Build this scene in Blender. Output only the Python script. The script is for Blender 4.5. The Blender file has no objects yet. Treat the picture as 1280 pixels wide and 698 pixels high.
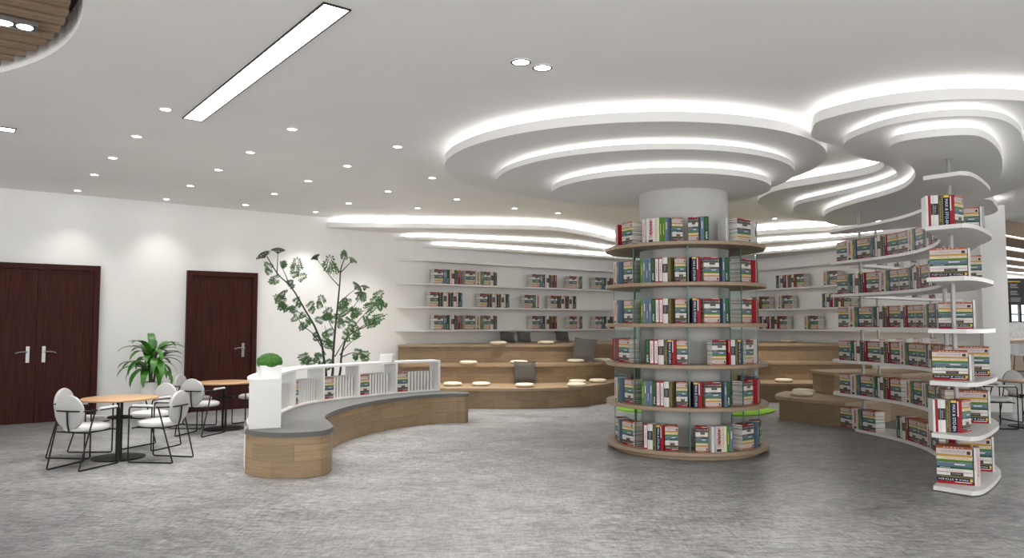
import bpy, bmesh, math, random
from mathutils import Vector, Matrix
PI = math.pi
random.seed(7)
scene = bpy.context.scene
C = scene.collection

# ------------------------------------------------------------------ materials
MATS = {}
def mat(name, col=(.8, .8, .8), rough=.5, metal=0.0, emit=None, es=0.0, trans=0.0, spec=None, alpha=None):
    if name in MATS: return MATS[name]
    m = bpy.data.materials.new(name); m.use_nodes = True
    b = m.node_tree.nodes['Principled BSDF']
    b.inputs['Base Color'].default_value = (*col, 1)
    b.inputs['Roughness'].default_value = rough
    b.inputs['Metallic'].default_value = metal
    if trans: b.inputs['Transmission Weight'].default_value = trans
    if spec is not None: b.inputs['Specular IOR Level'].default_value = spec
    if alpha is not None: b.inputs['Alpha'].default_value = alpha
    if emit:
        b.inputs['Emission Color'].default_value = (*emit, 1)
        b.inputs['Emission Strength'].default_value = es
    MATS[name] = m
    return m
def nodes(m): return m.node_tree.nodes, m.node_tree.links, m.node_tree.nodes['Principled BSDF']
def ramp(n, stops):
    r = n.new('ShaderNodeValToRGB'); e = r.color_ramp.elements
    while len(e) < len(stops): e.new(.5)
    for i, (p, c) in enumerate(stops): e[i].position = p; e[i].color = (*c, 1)
    return r
def noisy(name, c1, c2, scale=(1, 1, 1), rough=.6, det=6, ns=5, bump=0, coord='Object', spec=None, lo=.3, hi=.7):
    m = mat(name, c1, rough, spec=spec); n, l, b = nodes(m)
    tc = n.new('ShaderNodeTexCoord'); mp = n.new('ShaderNodeMapping'); mp.inputs['Scale'].default_value = scale
    nz = n.new('ShaderNodeTexNoise'); nz.inputs['Scale'].default_value = ns; nz.inputs['Detail'].default_value = det
    r = ramp(n, [(lo, c1), (hi, c2)])
    l.new(tc.outputs[coord], mp.inputs[0]); l.new(mp.outputs[0], nz.inputs[0]); l.new(nz.outputs[0], r.inputs[0]); l.new(r.outputs[0], b.inputs['Base Color'])
    if bump:
        bp = n.new('ShaderNodeBump'); bp.inputs['Strength'].default_value = bump; bp.inputs['Distance'].default_value = .01
        l.new(nz.outputs[0], bp.inputs['Height']); l.new(bp.outputs[0], b.inputs['Normal'])
    return m

WHITE = noisy('wall_plaster', (.86, .86, .85), (.88, .88, .87), ns=3, rough=.75, bump=.02)
CEIL = noisy('ceiling_plaster', (.85, .84, .83), (.88, .87, .86), ns=1.5, rough=.85)
GYP = noisy('ceiling_board', (.80, .795, .79), (.82, .815, .81), ns=2, rough=.8)
SHELFW = mat('white_lacquer', (.74, .735, .73), .35)
CASEW = mat('white_cabinet', (.72, .72, .71), .3)
STEEL = mat('brushed_steel', (.36, .36, .36), .3, .9)
STEELP = mat('pole_steel', (.30, .30, .295), .4, .6)
BLACK = mat('black_metal', (.010, .010, .010), .5, spec=.25)
BLACKF = mat('black_trim', (.01, .01, .01), .5)
CHAIRW = mat('chair_upholstery', (.41, .41, .41), .35, spec=.5)
CHAIRS = mat('chair_seat', (.60, .60, .60), .35, spec=.5)
CUSH = noisy('bench_fabric', (.105, .105, .10), (.125, .125, .12), ns=60, rough=.85)
PILLOW = noisy('pillow_fabric', (.085, .078, .07), (.11, .10, .09), ns=90, rough=.9, bump=.1)
PILLOWL = noisy('pillow_grey_fabric', (.22, .225, .23), (.27, .275, .28), ns=60, rough=.9, bump=.1)
SEATPAD = noisy('pad_fabric', (.66, .58, .45), (.72, .64, .50), ns=80, rough=.9, bump=.05)
POTW = mat('white_ceramic', (.82, .82, .81), .25)
SOIL = noisy('soil', (.03, .02, .012), (.06, .04, .025), ns=40, rough=1)
RUG = noisy('rug_pile', (.20, .42, .02), (.26, .50, .04), ns=120, rough=1, bump=.3)
GREYC = noisy('column_plaster', (.50, .50, .49), (.54, .54, .53), ns=3, rough=.8)

# strips / lamps that give off light
LED = mat('led_strip', (1, 1, 1), .5, emit=(1, .985, .96), es=1.05)
LEDW = mat('led_wall_strip', (1, 1, 1), .5, emit=(1, .985, .96), es=6.5)
PANEL = mat('led_panel', (1, 1, 1), .5, emit=(1, 1, 1), es=6.0)
LAMP = mat('downlight_lens', (1, 1, 1), .5, emit=(1, 1, 1), es=14.0)
SLATLED = mat('cafe_led', (1, 1, 1), .5, emit=(1, 1, 1), es=2.4)
DAY = mat('daylight_pane', (.5, .6, .8), .3, emit=(.75, .88, 1), es=1.0)
DAYW = mat('daylight_white', (.8, .8, .8), .3, emit=(1, 1, 1), es=1.3)

def glass_mat():
    m = mat('clear_glass', (.80, .92, .90), .02); n, l, b = nodes(m)
    b.inputs['Transmission Weight'].default_value = 1.0; b.inputs['IOR'].default_value = 1.45
    out = n['Material Output']
    tr = n.new('ShaderNodeBsdfTransparent'); tr.inputs[0].default_value = (.93, .96, .955, 1)
    gl = n.new('ShaderNodeBsdfGlossy'); gl.inputs['Roughness'].default_value = .03; gl.inputs['Color'].default_value = (.9, 1, .98, 1)
    fr = n.new('ShaderNodeFresnel'); fr.inputs[0].default_value = 1.18
    mx = n.new('ShaderNodeMixShader')
    l.new(fr.outputs[0], mx.inputs[0]); l.new(tr.outputs[0], mx.inputs[1]); l.new(gl.outputs[0], mx.inputs[2]); l.new(mx.outputs[0], out.inputs[0])
    n.remove(b)
    return m
GLASS = glass_mat()
GEDGE = mat('glass_edge', (.06, .14, .13), .15)

def floor_mat():
    m = mat('concrete_floor', (.3, .3, .3), .38); n, l, b = nodes(m)
    tc = n.new('ShaderNodeTexCoord')
    def nz(scale, ns, det, rot=0, ro=.6):
        mp = n.new('ShaderNodeMapping'); mp.inputs['Scale'].default_value = scale; mp.inputs['Rotation'].default_value = (0, 0, rot)
        x = n.new('ShaderNodeTexNoise'); x.inputs['Scale'].default_value = ns; x.inputs['Detail'].default_value = det; x.inputs['Roughness'].default_value = ro
        l.new(tc.outputs['Object'], mp.inputs[0]); l.new(mp.outputs[0], x.inputs[0]); return x
    a = nz((1, 1.5, 1), 1.3, 12, .1, .8); c = nz((1, 3.0, 1), 7, 12, .5, .85); d = nz((6, 1, 1), 6.0, 12, .35, .9)
    r1 = ramp(n, [(.36, (.175, .175, .176)), (.5, (.27, .27, .272)), (.64, (.365, .365, .367))])
    l.new(a.outputs[0], r1.inputs[0])
    r2 = ramp(n, [(.39, (.40, .40, .40)), (.5, (.98, .98, .98)), (.61, (1.4, 1.4, 1.4))]); l.new(c.outputs[0], r2.inputs[0])
    r3 = ramp(n, [(.36, (.40, .40, .40)), (.5, (1, 1, 1)), (.64, (1.35, 1.35, 1.35))]); l.new(d.outputs[0], r3.inputs[0])
    m1 = n.new('ShaderNodeMixRGB'); m1.blend_type = 'MULTIPLY'; m1.inputs[0].default_value = 1
    m2 = n.new('ShaderNodeMixRGB'); m2.blend_type = 'MULTIPLY'; m2.inputs[0].default_value = 1
    l.new(r1.outputs[0], m1.inputs[1]); l.new(r2.outputs[0], m1.inputs[2])
    l.new(m1.outputs[0], m2.inputs[1]); l.new(r3.outputs[0], m2.inputs[2]); l.new(m2.outputs[0], b.inputs['Base Color'])
    return m
FLOOR = floor_mat()

def oak_mat(name, base, dark, blocks=True, uv=True, rough=.45):
    m = mat(name, base, rough); n, l, b = nodes(m)
    tc = n.new('ShaderNodeTexCoord'); src = tc.outputs['UV' if uv else 'Object']
    mp = n.new('ShaderNodeMapping'); mp.inputs['Scale'].default_value = (1.2, 14, 14) if uv else (2, 14, 14)
    nz = n.new('ShaderNodeTexNoise'); nz.inputs['Scale'].default_value = 3; nz.inputs['Detail'].default_value = 8; nz.inputs['Distortion'].default_value = .6
    l.new(src, mp.inputs[0]); l.new(mp.outputs[0], nz.inputs[0])
    r = ramp(n, [(.3, dark), (.7, base)]); l.new(nz.outputs[0], r.inputs[0])
    if blocks:
        br = n.new('ShaderNodeTexBrick'); l.new(src, br.inputs['Vector'])
        br.inputs['Scale'].default_value = 1.0; br.inputs['Brick Width'].default_value = .52; br.inputs['Row Height'].default_value = .17
        br.inputs['Mortar Size'].default_value = .0025; br.inputs['Mortar Smooth'].default_value = .3; br.inputs['Bias'].default_value = 0
        br.inputs['Color1'].default_value = (.80, .80, .80, 1); br.inputs['Color2'].default_value = (1.12, 1.10, 1.08, 1); br.inputs['Mortar'].default_value = (.60, .58, .56, 1)
        br.offset = .43
        mx = n.new('ShaderNodeMixRGB'); mx.blend_type = 'MULTIPLY'; mx.inputs[0].default_value = 1
        l.new(r.outputs[0], mx.inputs[1]); l.new(br.outputs[0], mx.inputs[2]); l.new(mx.outputs[0], b.inputs['Base Color'])
    else: l.new(r.outputs[0], b.inputs['Base Color'])
    return m
OAKB = oak_mat('oak_blocks', (.32, .225, .13), (.24, .165, .092))
OAKT = oak_mat('oak_boards', (.38, .275, .17), (.30, .21, .125), blocks=False, uv=False)
OAKS = oak_mat('oak_shelf', (.36, .27, .185), (.29, .21, .14), blocks=False, uv=False, rough=.5)
TABLEW = oak_mat('table_veneer', (.48, .30, .155), (.40, .24, .12), blocks=False, uv=False, rough=.35)
SLATW = oak_mat('slat_wood', (.30, .205, .13), (.22, .145, .09), blocks=False, uv=False, rough=.6)
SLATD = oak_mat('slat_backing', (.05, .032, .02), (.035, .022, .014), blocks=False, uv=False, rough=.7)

def door_mat():
    m = mat('mahogany', (.07, .015, .008), .6, spec=.2); n, l, b = nodes(m)
    tc = n.new('ShaderNodeTexCoord'); mp = n.new('ShaderNodeMapping'); mp.inputs['Scale'].default_value = (28, 28, 1.2)
    nz = n.new('ShaderNodeTexNoise'); nz.inputs['Scale'].default_value = 1.6; nz.inputs['Detail'].default_value = 8
    l.new(tc.outputs['Object'], mp.inputs[0]); l.new(mp.outputs[0], nz.inputs[0])
    r = ramp(n, [(.3, (.022, .0045, .003)), (.55, (.050, .0105, .007)), (.8, (.080, .018, .010))]); l.new(nz.outputs[0], r.inputs[0]); l.new(r.outputs[0], b.inputs['Base Color'])
    return m
DOOR = door_mat()
LEAF = noisy('dracaena_leaf', (.02, .12, .01), (.07, .28, .02), ns=4, rough=.35)
LEAF2 = noisy('fern_leaf', (.03, .10, .022), (.07, .19, .045), ns=8, rough=.6)
UMB = noisy('umbel_floret', (.05, .08, .035), (.13, .16, .09), ns=60, rough=.8)
STEM = mat('dark_stem', (.018, .028, .014), .6)
CANE = mat('green_cane', (.05, .10, .02), .6)
BOX = noisy('boxwood_leaf', (.015, .07, .01), (.06, .20, .02), ns=30, rough=.8)

# ------------------------------------------------------------------ mesh builder
class MB:
    def __init__(s): s.v = []; s.f = []; s.m = []; s.mats = []; s.uv = {}
    def mi(s, m):
        if m not in s.mats: s.mats.append(m)
        return s.mats.index(m)
    def add(s, verts, faces, m, M=None):
        b = len(s.v); k = s.mi(m)
        s.v += [tuple(M @ Vector(p)) if M is not None else tuple(p) for p in verts]
        for f in faces: s.f.append(tuple(b + i for i in f)); s.m.append(k)
        return s
    def box(s, x0, x1, y0, y1, z0, z1, m, M=None):
        return s.add([(x0, y0, z0), (x1, y0, z0), (x1, y1, z0), (x0, y1, z0), (x0, y0, z1), (x1, y0, z1), (x1, y1, z1), (x0, y1, z1)],
                     [(0, 3, 2, 1), (4, 5, 6, 7), (0, 1, 5, 4), (1, 2, 6, 5), (2, 3, 7, 6), (3, 0, 4, 7)], m, M)
    def cyl(s, p0, p1, r0, m, r1=None, n=12, cap=True):
        p0 = Vector(p0); p1 = Vector(p1); r1 = r0 if r1 is None else r1
        d = (p1 - p0).normalized(); a = d.orthogonal().normalized(); b = d.cross(a)
        vs = []
        for p, r in ((p0, r0), (p1, r1)):
            for i in range(n):
                t = 2 * PI * i / n; vs.append(p + a * (r * math.cos(t)) + b * (r * math.sin(t)))
        fs = [(i, (i + 1) % n, n + (i + 1) % n, n + i) for i in range(n)]
        if cap: fs += [tuple(range(n - 1, -1, -1)), tuple(range(n, 2 * n))]
        return s.add(vs, fs, m)
    def tube(s, pts, r, m, n=8, r1=None):
        pts = [Vector(p) for p in pts]; vs = []; a = None
        N = len(pts)
        for i, p in enumerate(pts):
            d = (pts[min(i + 1, N - 1)] - pts[max(i - 1, 0)]).normalized()
            a = d.orthogonal().normalized() if a is None else (a - d * a.dot(d)).normalized()
            b = d.cross(a); rr = r if r1 is None else r + (r1 - r) * i / (N - 1)
            for k in range(n):
                t = 2 * PI * k / n; vs.append(p + a * (rr * math.cos(t)) + b * (rr * math.sin(t)))
        fs = [(i * n + k, i * n + (k + 1) % n, (i + 1) * n + (k + 1) % n, (i + 1) * n + k) for i in range(N - 1) for k in range(n)]
        fs += [tuple(range(n - 1, -1, -1)), tuple(range((N - 1) * n, N * n))]
        return s.add(vs, fs, m)
    def lathe(s, prof, m, c=(0, 0, 0), n=32, sx=1, sy=1, M=None, cap=True):
        vs = []; fs = []
        for r, z in prof:
            for k in range(n):
                t = 2 * PI * k / n; vs.append((c[0] + r * sx * math.cos(t), c[1] + r * sy * math.sin(t), c[2] + z))
        for i in range(len(prof) - 1):
            for k in range(n): fs.append((i * n + k, i * n + (k + 1) % n, (i + 1) * n + (k + 1) % n, (i + 1) * n + k))
        if cap and prof[0][0] > 0: fs.append(tuple(range(n - 1, -1, -1)))
        if cap and prof[-1][0] > 0: fs.append(tuple(range((len(prof) - 1) * n, len(prof) * n)))
        return s.add(vs, fs, m, M)
    def prism(s, out, z0, z1, m, ms=None):
        n = len(out); vs = [(x, y, z0) for x, y in out] + [(x, y, z1) for x, y in out]
        b = len(s.v)
        s.add(vs, [tuple(range(n - 1, -1, -1)), tuple(range(n, 2 * n))], m)
        s.add([], [], ms or m); k = s.mi(ms or m); acc = 0
        for i in range(n):
            j = (i + 1) % n; L = math.dist(out[i], out[j])
            s.f.append((b + i, b + j, b + n + j, b + n + i)); s.m.append(k)
            s.uv[len(s.f) - 1] = [(acc, z0), (acc + L, z0), (acc + L, z1), (acc, z1)]
            acc += L
        return s
    def ribbon(s, path, z0, z1, m, closed=False):
        n = len(path); b = len(s.v)
        s.add([(x, y, z0) for x, y in path] + [(x, y, z1) for x, y in path], [], m); k = s.mi(m); acc = 0
        for i in range(n if closed else n - 1):
            j = (i + 1) % n; L = math.dist(path[i], path[j])
            s.f.append((b + i, b + j, b + n + j, b + n + i)); s.m.append(k)
            s.uv[len(s.f) - 1] = [(acc, z0), (acc + L, z0), (acc + L, z1), (acc, z1)]; acc += L
        return s
    def mesh(s, name, smooth=False):
        me = bpy.data.meshes.new(name); me.from_pydata(s.v, [], s.f); 
        for m in s.mats: me.materials.append(m)
        me.polygons.foreach_set('material_index', s.m)
        if smooth: me.polygons.foreach_set('use_smooth', [True] * len(s.f))
        if s.uv:
            uv = me.uv_layers.new(name='UVMap')
            for fi, co in s.uv.items():
                p = me.polygons[fi]
                for li, c in zip(p.loop_indices, co): uv.data[li].uv = c
        me.update(); return me
    def build(s, name, parent=None, smooth=False, fix=False):
        me = s.mesh(name, smooth)
        if fix:
            bm = bmesh.new(); bm.from_mesh(me); bmesh.ops.recalc_face_normals(bm, faces=bm.faces); bm.to_mesh(me); bm.free()
        if smooth:
            try: me.set_sharp_from_angle(angle=math.radians(40))
            except Exception: pass
        return link(name, me, parent)
def link(name, me, parent=None):
    o = bpy.data.objects.new(name, me); C.objects.link(o)
    if parent: o.parent = parent
    return o
def empty(name, loc=(0, 0, 0), rz=0):
    o = bpy.data.objects.new(name, None); C.objects.link(o); o.location = loc; o.rotation_euler = (0, 0, rz); o.empty_display_size = .1
    return o
def tag(o, label=None, cat=None, group=None, kind=None):
    if label: o['label'] = label
    if cat: o['category'] = cat
    if group: o['group'] = group
    if kind: o['kind'] = kind
    return o
def structure(o, label=None):
    o['kind'] = 'structure'
    if label: o['label'] = label
    return o
def copy_tree(o, parent=None):
    c = o.copy(); C.objects.link(c); c.parent = parent
    for ch in list(o.children): copy_tree(ch, c)
    return c

def smooth(pts, n=8, closed=False):
    out = []; N = len(pts); R = range(N if closed else N - 1)
    g = (lambda i: Vector(pts[i % N])) if closed else (lambda i: Vector(pts[min(max(i, 0), N - 1)]))
    for i in R:
        a, b, c, d = g(i - 1), g(i), g(i + 1), g(i + 2)
        for k in range(n):
            t = k / n
            out.append(tuple(.5 * ((2 * b) + (c - a) * t + (2 * a - 5 * b + 4 * c - d) * t * t + (-a + 3 * b - 3 * c + d) * t ** 3)))
    if not closed: out.append(tuple(g(N - 1)))
    return out
def area(p): return sum(p[i][0] * p[(i + 1) % len(p)][1] - p[(i + 1) % len(p)][0] * p[i][1] for i in range(len(p))) / 2
def ccw(p): return p if area(p) > 0 else p[::-1]
def offset(p, d, closed=True):
    """positive d moves to the left of the walking direction (inwards for ccw)"""
    out = []; N = len(p)
    for i in range(N):
        a = Vector(p[(i - 1) % N] if closed else p[max(i - 1, 0)]); b = Vector(p[(i + 1) % N] if closed else p[min(i + 1, N - 1)])
        t = (b - a).normalized(); out.append((p[i][0] - t.y * d, p[i][1] + t.x * d))
    return out
def walk(path):
    acc = [0]
    for i in range(len(path) - 1): acc.append(acc[-1] + math.dist(path[i], path[i + 1]))
    def at(s):
        s = min(max(s, 0), acc[-1])
        for i in range(len(acc) - 1):
            if s <= acc[i + 1] or i == len(acc) - 2:
                t = (s - acc[i]) / max(acc[i + 1] - acc[i], 1e-9)
                a, b = Vector(path[i]), Vector(path[i + 1]); d = (b - a).normalized()
                return a.lerp(b, t), d
    return acc[-1], at
def ell(cx, cy, rx, ry, n=96): return [(cx + rx * math.cos(2 * PI * i / n), cy + ry * math.sin(2 * PI * i / n)) for i in range(n)]

D2 = Vector((1.298, 1)).normalized()          # direction along the long left wall
D1 = Vector((-D2.y, D2.x))                     # across it
WP = Vector((-8.1, 11.95))
def wl(t, off=0):                              # point on the left wall, t in metres, off = into the room
    p = WP + D2 * t - D1 * off; return (p.x, p.y)
WALLM = Matrix(((D2.x, D1.x, 0, WP.x), (D2.y, D1.y, 0, WP.y), (0, 0, 1, 0), (0, 0, 0, 1)))   # local x along the wall, -y into the room
H = 3.76

# ------------------------------------------------------------------ camera, world
cam_d = bpy.data.cameras.new('camera'); cam = bpy.data.objects.new('camera', cam_d); C.objects.link(cam)
cam.location = (0, 0, 1.6); cam.rotation_euler = (PI / 2 + math.atan(55.5 / 940), 0, 0)
cam_d.sensor_width = 36; cam_d.lens = 36 * 940 / 1280; cam_d.clip_end = 200
scene.camera = cam
w = bpy.data.worlds.new('world'); scene.world = w; w.use_nodes = True
w.node_tree.nodes['Background'].inputs[0].default_value = (1, .985, .96, 1); w.node_tree.nodes['Background'].inputs[1].default_value = 1.45
vs = scene.view_settings; vs.view_transform = 'Standard'; vs.look = 'None'; vs.exposure = 1.02; vs.gamma = 1; vs.use_curve_mapping = False
try:
    scene.cycles.max_bounces = 8; scene.cycles.diffuse_bounces = 5; scene.cycles.transparent_max_bounces = 16
    scene.cycles.sample_clamp_indirect = 4; scene.cycles.caustics_reflective = False; scene.cycles.caustics_refractive = False
except Exception: pass

# ------------------------------------------------------------------ shell
b = MB(); b.box(-24, 30, -1, 42, -.2, 0, FLOOR); structure(b.build('floor'), 'grey streaked concrete floor')

# plan of the curved back wall
WALLL = [wl(t) for t in (-6.5, -3, 0, 6, 10, 12.6)]
CURVE = smooth([wl(12.6), wl(13.8), (3.9, 20.9), (4.9, 21.0), (5.8, 20.5), (6.5, 19.7), (7.1, 18.5), (7.5, 17.4), (8.0, 15.8), (8.4, 14.5), (8.62, 13.9)], 6)
def wall_slab(path, z0, z1, m, th=.25):
    o2 = offset(path, th, False); return MB().prism(path + o2[::-1], z0, z1, m)
structure(wall_slab(WALLL, 0, H, WHITE).build('wall_left', fix=True), 'long white plaster wall with the two mahogany doors')
structure(wall_slab(CURVE, 0, H, WHITE).build('wall_back', fix=True), 'curved white plaster wall behind the reading steps')
b = MB(); b.prism([(8.58, 13.72), (8.99, 13.62), (9.06, 14.3), (8.75, 14.45)], 0, H, WHITE); structure(b.build('wall_end', fix=True), 'bright white end pier of the curved wall')

# ceiling with the round recess for the wooden slats
RC = (-5.8, 3.35); RR = 3.32
bm = bmesh.new()
outer = [(-24, -1), (30, -1), (30, 42), (-24, 42)]
ov = [bm.verts.new((x, y, H)) for x, y in outer]; oe = [bm.edges.new((ov[i], ov[(i + 1) % 4])) for i in range(4)]
hole = ell(RC[0], RC[1], RR, RR, 96)
hv = [bm.verts.new((x, y, H)) for x, y in hole]; he = [bm.edges.new((hv[i], hv[(i + 1) % 96])) for i in range(96)]
bmesh.ops.triangle_fill(bm, use_beauty=True, use_dissolve=False, edges=oe + he)
for f in list(bm.faces):
    c = f.calc_center_median()
    if math.hypot(c.x - RC[0], c.y - RC[1]) < RR * .98: bm.faces.remove(f)
ext = bmesh.ops.extrude_face_region(bm, geom=list(bm.faces))
for e in ext['geom']:
    if isinstance(e, bmesh.types.BMVert): e.co.z += .3
bmesh.ops.recalc_face_normals(bm, faces=bm.faces)
me = bpy.data.meshes.new('ceiling'); bm.to_mesh(me); bm.free(); me.materials.append(CEIL)
structure(link('ceiling', me), 'flat grey white plaster ceiling')

# slatted wooden ceiling inset
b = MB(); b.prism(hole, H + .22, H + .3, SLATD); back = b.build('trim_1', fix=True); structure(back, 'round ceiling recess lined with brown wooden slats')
k = -18
while k <= 19:
    off = k * .19 + .06; half = RR * RR - (off) ** 2
    if half > .3:
        L = math.sqrt(half) - .08
        c = Vector(RC) + D1 * off
        M = Matrix(((D2.x, D1.x, 0, c.x), (D2.y, D1.y, 0, c.y), (0, 0, 1, 0), (0, 0, 0, 1)))
        MB().box(-L, L, -.052, .052, H + .03, H + .20, SLATW, M).build('slat', back)
    k += 1

# ------------------------------------------------------------------ doors
def place_on_wall(o): o.matrix_world = WALLM
def lever(mb, x, z, d):
    mb.box(x - .025, x + .025, -.075, -.062, z - .13, z + .13, STEEL)
    mb.lathe([(.0, 0), (.022, 0), (.022, .05), (0, .05)], STEEL, M=Matrix.Translation((x, -.075, z + .04)) @ Matrix.Rotation(PI / 2, 4, 'X'), n=12)
    mb.tube([(x, -.12, z + .04), (x + d * .05, -.125, z + .045), (x + d * .12, -.125, z + .04), (x + d * .17, -.12, z + .022)], .011, STEEL, n=8)
def make_door(name, x0, x1, h, leaves, label):
    f = MB(); fw = .09
    f.box(x0, x0 + fw, -.09, -.003, 0, h, DOOR).box(x1 - fw, x1, -.09, -.003, 0, h, DOOR).box(x0 + fw, x1 - fw, -.09, -.003, h - fw, h, DOOR)
    root = structure(f.build(name), label); place_on_wall(root)
    xs = [x0 + fw + (x1 - x0 - 2 * fw) * i / leaves for i in range(leaves + 1)]
    for i in range(leaves):
        lf = MB().box(xs[i] + .004, xs[i + 1] - .004, -.062, -.004, .006, h - fw - .004, DOOR).build('door_leaf', root)
        hb = MB()
        if leaves == 2: x, d = (xs[1] - .11, -1) if i == 0 else (xs[1] + .11, 1)
        else: x, d = xs[1] - .16, -1
        lever(hb, x, 1.1, d); hb.build('door_handle', lf, smooth=True)
    return root
make_door('door_1', -.42, 1.36, 2.57, 2, 'dark mahogany double door with steel lever handles')
make_door('door_2', 2.76, 4.03, 2.56, 1, 'single dark mahogany door beside the potted dracaena')

# ------------------------------------------------------------------ ceiling lamps
def downlight_mesh(r, dark):
    f = MB(); f.lathe([(r * .82, -.004), (r * .86, -.012), (r, -.008), (r, 0), (r * .84, 0)], BLACKF if dark else SHELFW, n=28, cap=False)
    if dark: f.lathe([(r, -.008), (r * 1.08, -.006), (r * 1.08, 0), (r, 0)], SHELFW, n=28, cap=False)
    l_ = MB().lathe([(0, -.004), (r * .82, -.004)], LAMP, n=28)
    return f.mesh('trim_ring', True), l_.mesh('lens', True)
fm, lm = downlight_mesh(.062, False); fb, lb = downlight_mesh(.085, True)
def downlight(x, y, label, grp, big=False, spot=12, name='downlight'):
    e = empty(name, (x, y, H - .001)); tag(e, label, 'ceiling light', grp)
    link('trim_ring', fb if big else fm, e); link('lens', lb if big else lm, e)
    if spot:
        ld = bpy.data.lights.new('downlight_lamp', 'SPOT'); ld.energy = spot; ld.spot_size = math.radians(95); ld.spot_blend = .9; ld.shadow_soft_size = .06
        ld.color = (1, .97, .93); lo = bpy.data.objects.new('downlight_lamp', ld); C.objects.link(lo); lo.parent = e; lo.location = (0, 0, -.03)
ordn = ['first', 'second', 'third', 'fourth', 'fifth', 'sixth', 'seventh', 'eighth', 'ninth', 'tenth', 'eleventh', 'twelfth', 'thirteenth', 'fourteenth', 'fifteenth', 'sixteenth']
rows = [[(-3.489, 7.461), (-4.328, 8.561), (-5.203, 9.692), (-6.056, 10.797), (-7.057, 12.11)],
        [(-2.444, 8.24), (-3.299, 9.371), (-4.125, 10.457), (-5.043, 11.684), (-6.0, 12.95)],
        [(-1.397, 9.071), (-2.257, 10.189), (-3.091, 11.287), (-3.955, 12.411), (-4.852, 13.593)],
        [(-1.186, 11.037), (-2.026, 12.184), (-2.933, 13.411), (-3.8, 14.45)],
        [(-.96, 12.975), (-1.767, 13.973), (-2.6, 14.95)],
        [(.05, 14.0), (.9, 14.6)]]
for i, r in enumerate(rows):
    for j, (x, y) in enumerate(r):
        downlight(x, y, f'small round downlight, {ordn[j]} from the camera in {ordn[i]} row from the left', f'downlight row {ordn[i]}', spot=24 if (i, j) == (1, 4) else 20 if j >= 3 and i < 3 else 75 if i < 5 else 140)
downlight(.073, 6.094, 'large black-ringed downlight, left one of the close pair by itself', 'paired black-ringed downlights', True, 95)
downlight(.257, 6.23, 'large black-ringed downlight, right one of the close pair by itself', 'paired black-ringed downlights', True, 95)
for (x, y), w_ in (((1.9, 3.9), 'behind and beside the camera, before the round column'), ((5.3, 4.4), 'before the near end of the curved white bookshelf'), ((-1.9, 2.7), 'beside the camera on the door side'), ((7.6, 7.7), 'beyond the near end of the curved white bookshelf')):
    downlight(x, y, f'added unseen large black-ringed downlight {w_}', 'paired black-ringed downlights', True, 95)  # extra lamps outside the frame, added to brighten the foreground and bookshelf side
downlight(5.4, 15.35, 'small round downlight over the recessed reading steps beyond the round column', None, spot=190)
downlight(8.35, 12.9, 'small round downlight above the bright end pier', None, spot=150)

def panel_light(c, du, L, W, label):
    e = empty('linear_light', (c[0], c[1], H - .001), math.atan2(du.y, du.x)); tag(e, label, 'ceiling light')
    t = .012
    MB().box(-L / 2, L / 2, -W / 2, -W / 2 + t, -.012, 0, BLACKF).box(-L / 2, L / 2, W / 2 - t, W / 2, -.012, 0, BLACKF).box(-L / 2, -L / 2 + t, -W / 2 + t, W / 2 - t, -.012, 0, BLACKF).box(L / 2 - t, L / 2, -W / 2 + t, W / 2 - t, -.012, 0, BLACKF).build('frame', e)
    MB().box(-L / 2 + t, L / 2 - t, -W / 2 + t, W / 2 - t, -.006, -.001, PANEL).build('diffuser', e)
c = (Vector((-3.37, 7.85)) + Vector((-1.198, 4.99))) / 2
panel_light(c, D1, 3.6, .205, 'long white linear ceiling light in a thin black frame')
c = Vector((-5.55, 8.30)) - D2 * 1.8
panel_light(c, D2, 3.6, .2, 'short visible end of a linear ceiling light beside the door side wall')
# black twin spotlight set in the slats
c = Vector((-3.56, 5.36)) - D2 * .16
e = empty('twin_spotlight', (c.x, c.y, H + .028), math.atan2(D2.y, D2.x)); tag(e, 'black rectangular twin spotlight set in the wooden slat ceiling', 'spotlight')
MB().box(-.02, .235, -.065, .065, -.03, .0, BLACKF).build('housing', e)
MB().box(-.03, .245, -.075, -.065, -.033, 0, STEEL).box(-.03, .245, .065, .075, -.033, 0, STEEL).box(.235, .245, -.065, .065, -.033, 0, STEEL).box(-.03, -.02, -.065, .065, -.033, 0, STEEL).build('trim_frame', e)
for dx in (.045, .17):
    MB().lathe([(0, -.034), (.048, -.034), (.052, -.0305)], LAMP, c=(dx, 0, 0), n=28, cap=False).build('lamp_lens', e, True)

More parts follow.
